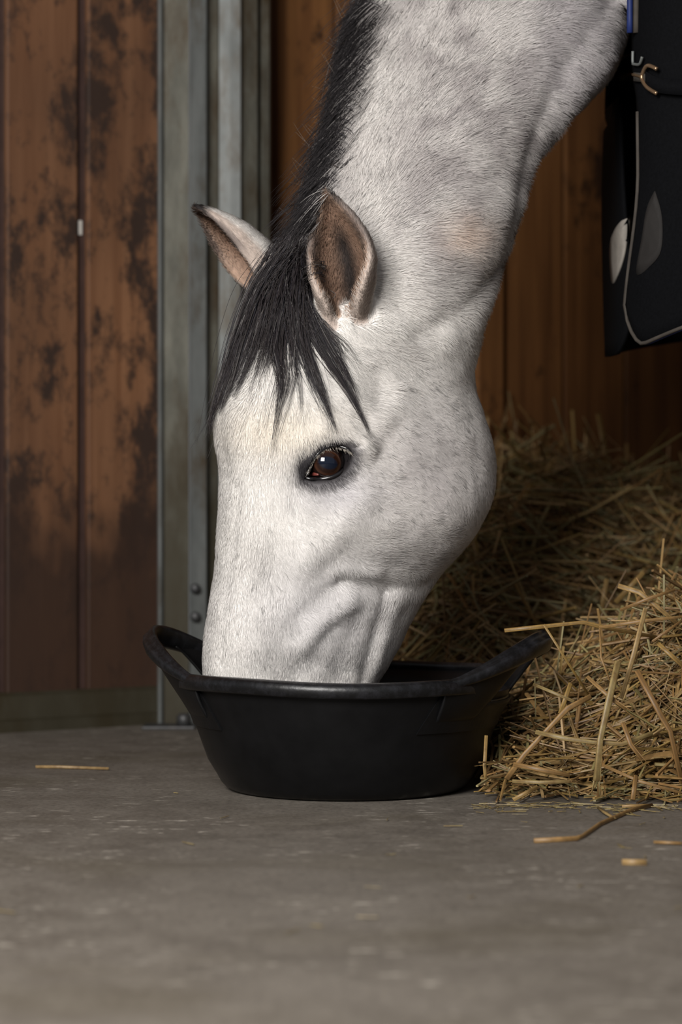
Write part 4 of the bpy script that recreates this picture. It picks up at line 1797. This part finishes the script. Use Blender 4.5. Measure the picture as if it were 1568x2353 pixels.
while placed < 215 and tries < 9000:
    tries += 1
    x = rng.uniform(.16, .62)
    y = 2.87 + abs(rng.normal(0, .13))
    h = float(pile_h(x, y))
    if h < .008 or x > .1 * y + .22:
        continue
    me, pth = kinds[rng.integers(len(kinds))]
    a = rng.uniform(0, 2 * math.pi)
    dzx = float(pile_h(x + .03, y) - pile_h(x - .03, y)) / .06
    dzy = float(pile_h(x, y + .03) - pile_h(x, y - .03)) / .06
    d = Vector((math.cos(a), math.sin(a) * .55, 0))
    d.z = d.x * dzx * .8 + d.y * dzy * .8 + rng.normal(0, .30)
    d.normalize()
    q = d.to_track_quat('Z', 'Y')
    sc = rng.uniform(.5, 1.35)
    loc = Vector((x, y, max(h + rng.uniform(.0, .022), .012)))
    wp = np.array([q @ (Vector(p) * sc) + loc for p in pth])
    if bad(wp) or wp[:, 2].min() < .004:
        continue
    ki_ = [m_ for m_, _ in kinds].index(me)
    o = bpy.data.objects.new('straw_stalk', me)
    COL.objects.link(o)
    o.location = loc
    o.rotation_mode = 'QUATERNION'
    o.rotation_quaternion = q
    ws = rng.uniform(.55, 1.15)
    o.scale = (sc * ws, sc * ws, sc)
    shape = 'frayed-ended' if ki_ % 4 == 1 else 'leafy' if ki_ % 5 == 2 else 'bent' if ki_ % 3 else 'straight'
    size = 'long' if sc > 1.05 else 'short' if sc < .75 else 'middling'
    where = 'low at the foot of the straw pile' if h < .06 else 'beside the tub in the straw pile' if x < .30 else 'high on the straw pile'
    tag(o, f'{size} {shape} dry straw stalk lying {where}', 'straw stalk', f'{size} {shape} stalks {where}')
    placed += 1


def stalk(px, w, label, col=None, flat=.5, n=1, split=False):
    """a stalk traced through (pixel x, pixel y, depth) points, w = half-width in metres"""
    global FIB
    q = np.array([P(*p) for p in px])
    q = catmull(q, n)
    w = w * .86
    rr = np.full(len(q), w) * (1 + .12 * np.sin(np.arange(len(q)) * 2.1))
    parts = [tube(q, rr, 9, flat, up=(.15, -.95, .2))]
    if split:
        e, b = q[-1], q[-2]
        d = (e - b) / np.linalg.norm(e - b)
        for s in (-1, 1):
            side = np.cross(d, (0, 1, 0)) * s * w
            parts.append(tube(np.array([b + side * .4, e + side * .7, e + d * .018 + side * 1.2]), [w * .5, w * .45, w * .1], 5, .4))
    v, f = merge(parts)
    c = v.mean(0)
    c[2] = v[:, 2].min()
    o = mesh_np('straw_stalk', v - c, f, STRAW)
    FIB = (9, FIB[1])
    fibre(o.data)
    o.location = c
    tag(o, label, 'straw stalk')
    return o


g = 'straw stalk '
stalk([(1160, 1449, 2.99), (1245, 1440, 3.0), (1330, 1431, 3.01), (1345, 1431, 3.01), (1385, 1441, 3.02), (1520, 1466, 3.05)], .0030, 'long pale straw stalk reaching out level above the tub handle')
stalk([(1250, 1435, 2.97), (1355, 1600, 2.99)], .0018, 'thin straight straw stalk slanting down from beside the tub handle')
stalk([(1484, 1398, 2.97), (1458, 1500, 2.96), (1428, 1605, 2.95)], .0036, 'yellow-green straw stalk standing steeply in the pile')
stalk([(1421, 1520, 2.93), (1400, 1610, 2.92), (1380, 1700, 2.91), (1372, 1795, 2.90)], .0050, 'broad upright straw stalk with frayed foot at the pile front', split=True)
stalk([(1464, 1540, 2.92), (1520, 1645, 2.91), (1541, 1680, 2.91), (1568, 1800, 2.90)], .0042, 'broad straw stalk bent once, leaning down beside the frayed upright one')
stalk([(1231, 1682, 2.93), (1300, 1697, 2.92), (1365, 1706, 2.92), (1430, 1710, 2.92), (1500, 1685, 2.93)], .0034, 'golden straw stalk lying level across the broad upright stalk')
stalk([(1421, 1346, 3.04), (1470, 1361, 3.04), (1500, 1385, 3.03), (1556, 1432, 3.03)], .0040, 'brown bent straw stalk sticking out at the top of the pile')
stalk([(1426, 1402, 3.03), (1490, 1376, 3.02), (1552, 1355, 3.03)], .0024, 'thin straw stalk crossing the brown bent one at the pile top')
stalk([(1378, 1442, 3.01), (1470, 1428, 3.0), (1570, 1417, 3.0)], .0024, 'dull thin straw stalk resting on the long level one')
stalk([(1379, 1443, 3.0), (1382, 1510, 2.98), (1402, 1565, 2.97)], .0014, 'hair-thin bent straw stem hanging below the long level stalk')
stalk([(1358, 1600, 2.96), (1305, 1628, 2.95), (1265, 1670, 2.95), (1205, 1735, 2.94), (1165, 1790, 2.94)], .0040, 'long golden straw stalk curving down towards the side of the tub')
stalk([(1226, 1572, 2.99), (1320, 1612, 2.97)], .0024, 'short brown straw stalk lying below the tub handle')
stalk([(1312, 1570, 2.98), (1288, 1640, 2.97)], .0034, 'short upright straw stub behind the curved golden stalk')
stalk([(1180, 1756, 2.91), (1240, 1768, 2.90), (1310, 1782, 2.90)], .0034, 'reddish straw stalk low at the front of the pile')
stalk([(1178, 1795, 2.89), (1240, 1798, 2.885), (1310, 1796, 2.88)], .0026, 'golden straw stalk lying almost on the floor along the pile foot')
stalk([(1385, 1758, 2.90), (1470, 1795, 2.88), (1566, 1822, 2.87)], .0022, 'thin pale straw stalk slanting along the pile foot')
stalk([(1432, 1660, 2.91), (1450, 1710, 2.905), (1476, 1745, 2.90)], .0034, 'crushed straw piece with ragged end in the pile front', split=True)
stalk([(1462, 1782, 2.88), (1455, 1838, 2.862)], .0034, 'short straw stub standing on the concrete at the pile foot')
stalk([(1350, 1555, 2.95), (1400, 1600, 2.93), (1440, 1630, 2.93)], .0030, 'split tan straw blade lying over the broad upright stalk', split=True)
stalk([(1118, 1690, 2.945), (1114, 1760, 2.94), (1116, 1790, 2.935)], .0026, 'upright straw stalk leaning against the side of the tub')
stalk([(1510, 1476, 2.98), (1570, 1530, 2.97)], .0034, 'orange-brown straw stalk slanting down under the pile top')
stalk([(1500, 1474, 2.97), (1570, 1425, 2.99)], .0020, 'thin yellow straw stalk rising to the pile top')
stalk([(1180, 1838, 2.90), (1236, 1808, 2.91)], .0030, 'flat brown straw blade on the concrete beside the tub')
fl = lambda px, py: (px, py, H * F / (py - CY) * .992)
stalk([fl(82, 1762), fl(130, 1762), fl(250, 1766)], .0022, 'single straw stalk lying alone on the bare concrete near the partition')
stalk([fl(1228, 1932), fl(1325, 1927), fl(1340, 1921), fl(1380, 1893), fl(1450, 1862), fl(1500, 1850)], .0030, 'kinked brown straw stalk lying on the concrete in front of the pile')
stalk([fl(1378, 1858), fl(1392, 1868), fl(1412, 1880)], .0038, 'short straw leaf scrap lying on the kinked floor stalk')
stalk([fl(1503, 1935), fl(1568, 1938)], .0018, 'thin straw stem lying on bare concrete beyond the kinked stalk')
stalk([fl(1430, 1981), fl(1487, 1982)], .0034, 'flat orange straw scrap on the bare concrete', flat=.25)
stalk([fl(1430, 1853), fl(1500, 1850)], .0020, 'pale straw piece lying flat beside the kinked floor stalk')
stalk([(1375, 950, 4.25), (1400, 1080, 4.27), (1440, 1172, 4.3)], .0055, 'tall bent straw stem standing up before the dark back wall')
stalk([(1272, 1060, 4.1), (1220, 1150, 4.12), (1205, 1262, 4.14)], .0055, 'straw stem rising from the bed behind the cheek of the horse')
stalk([(1225, 1112, 4.0), (1150, 1232, 4.0)], .0050, 'straight straw stem leaning right behind the jaw of the horse')
stalk([(1326, 1125, 4.2), (1376, 1196, 4.2)], .0050, 'short straw stem leaning left on the bed by the back wall')
stalk([(1338, 1082, 4.35), (1405, 1172, 4.35)], .0045, 'dim straw stem leaning left against the back wall')
stalk([(1124, 1200, 3.9), (1128, 1290, 3.9), (1118, 1400, 3.85)], .0060, 'upright pale straw stem close behind the jaw of the horse')
stalk([(1395, 1330, 3.6), (1380, 1420, 3.6)], .0040, 'grey-green straw stem standing in the bed behind the pile')
stalk([(1480, 1315, 3.5), (1415, 1385, 3.5)], .0040, 'grey-green straw stem slanting in the bed behind the pile')
stalk([(985, 1473, 3.7), (1040, 1468, 3.7)], .0065, 'white straw scrap on the bed just behind the tub')
# fine chaff scattered on the concrete
MV, MF, off = [], [], 0
for k in range(260):
    x = rng.uniform(.16, .52)
    y = 2.90 - abs(rng.normal(0, .05)) - .02 * (x > .3)
    if rng.random() < .12:
        x, y = rng.uniform(-.6, .5), rng.uniform(2.0, 3.4)
    if np.hypot(x - TC[0], y - TC[1]) < .19:
        continue
    a = rng.uniform(0, 6.28)
    L = rng.uniform(.003, .014)
    c = np.array((x, y, .0018))
    d = np.array((math.cos(a), math.sin(a), 0)) * L
    v, f = tube(np.array([c - d, c + d * .1, c + d]), rng.uniform(.0005, .0012), 4, .5)
    v[:, 2] = np.maximum(v[:, 2], .0002)
    MV.append(v)
    MF += [tuple(i + off for i in q) for q in f]
    off += len(v)
ch = mesh_np('chaff', np.concatenate(MV), MF, STRAW, None, False)
fibre(ch.data)
tag(ch, 'fine straw chaff scattered over the concrete in front of the pile', 'chaff', kind='stuff')
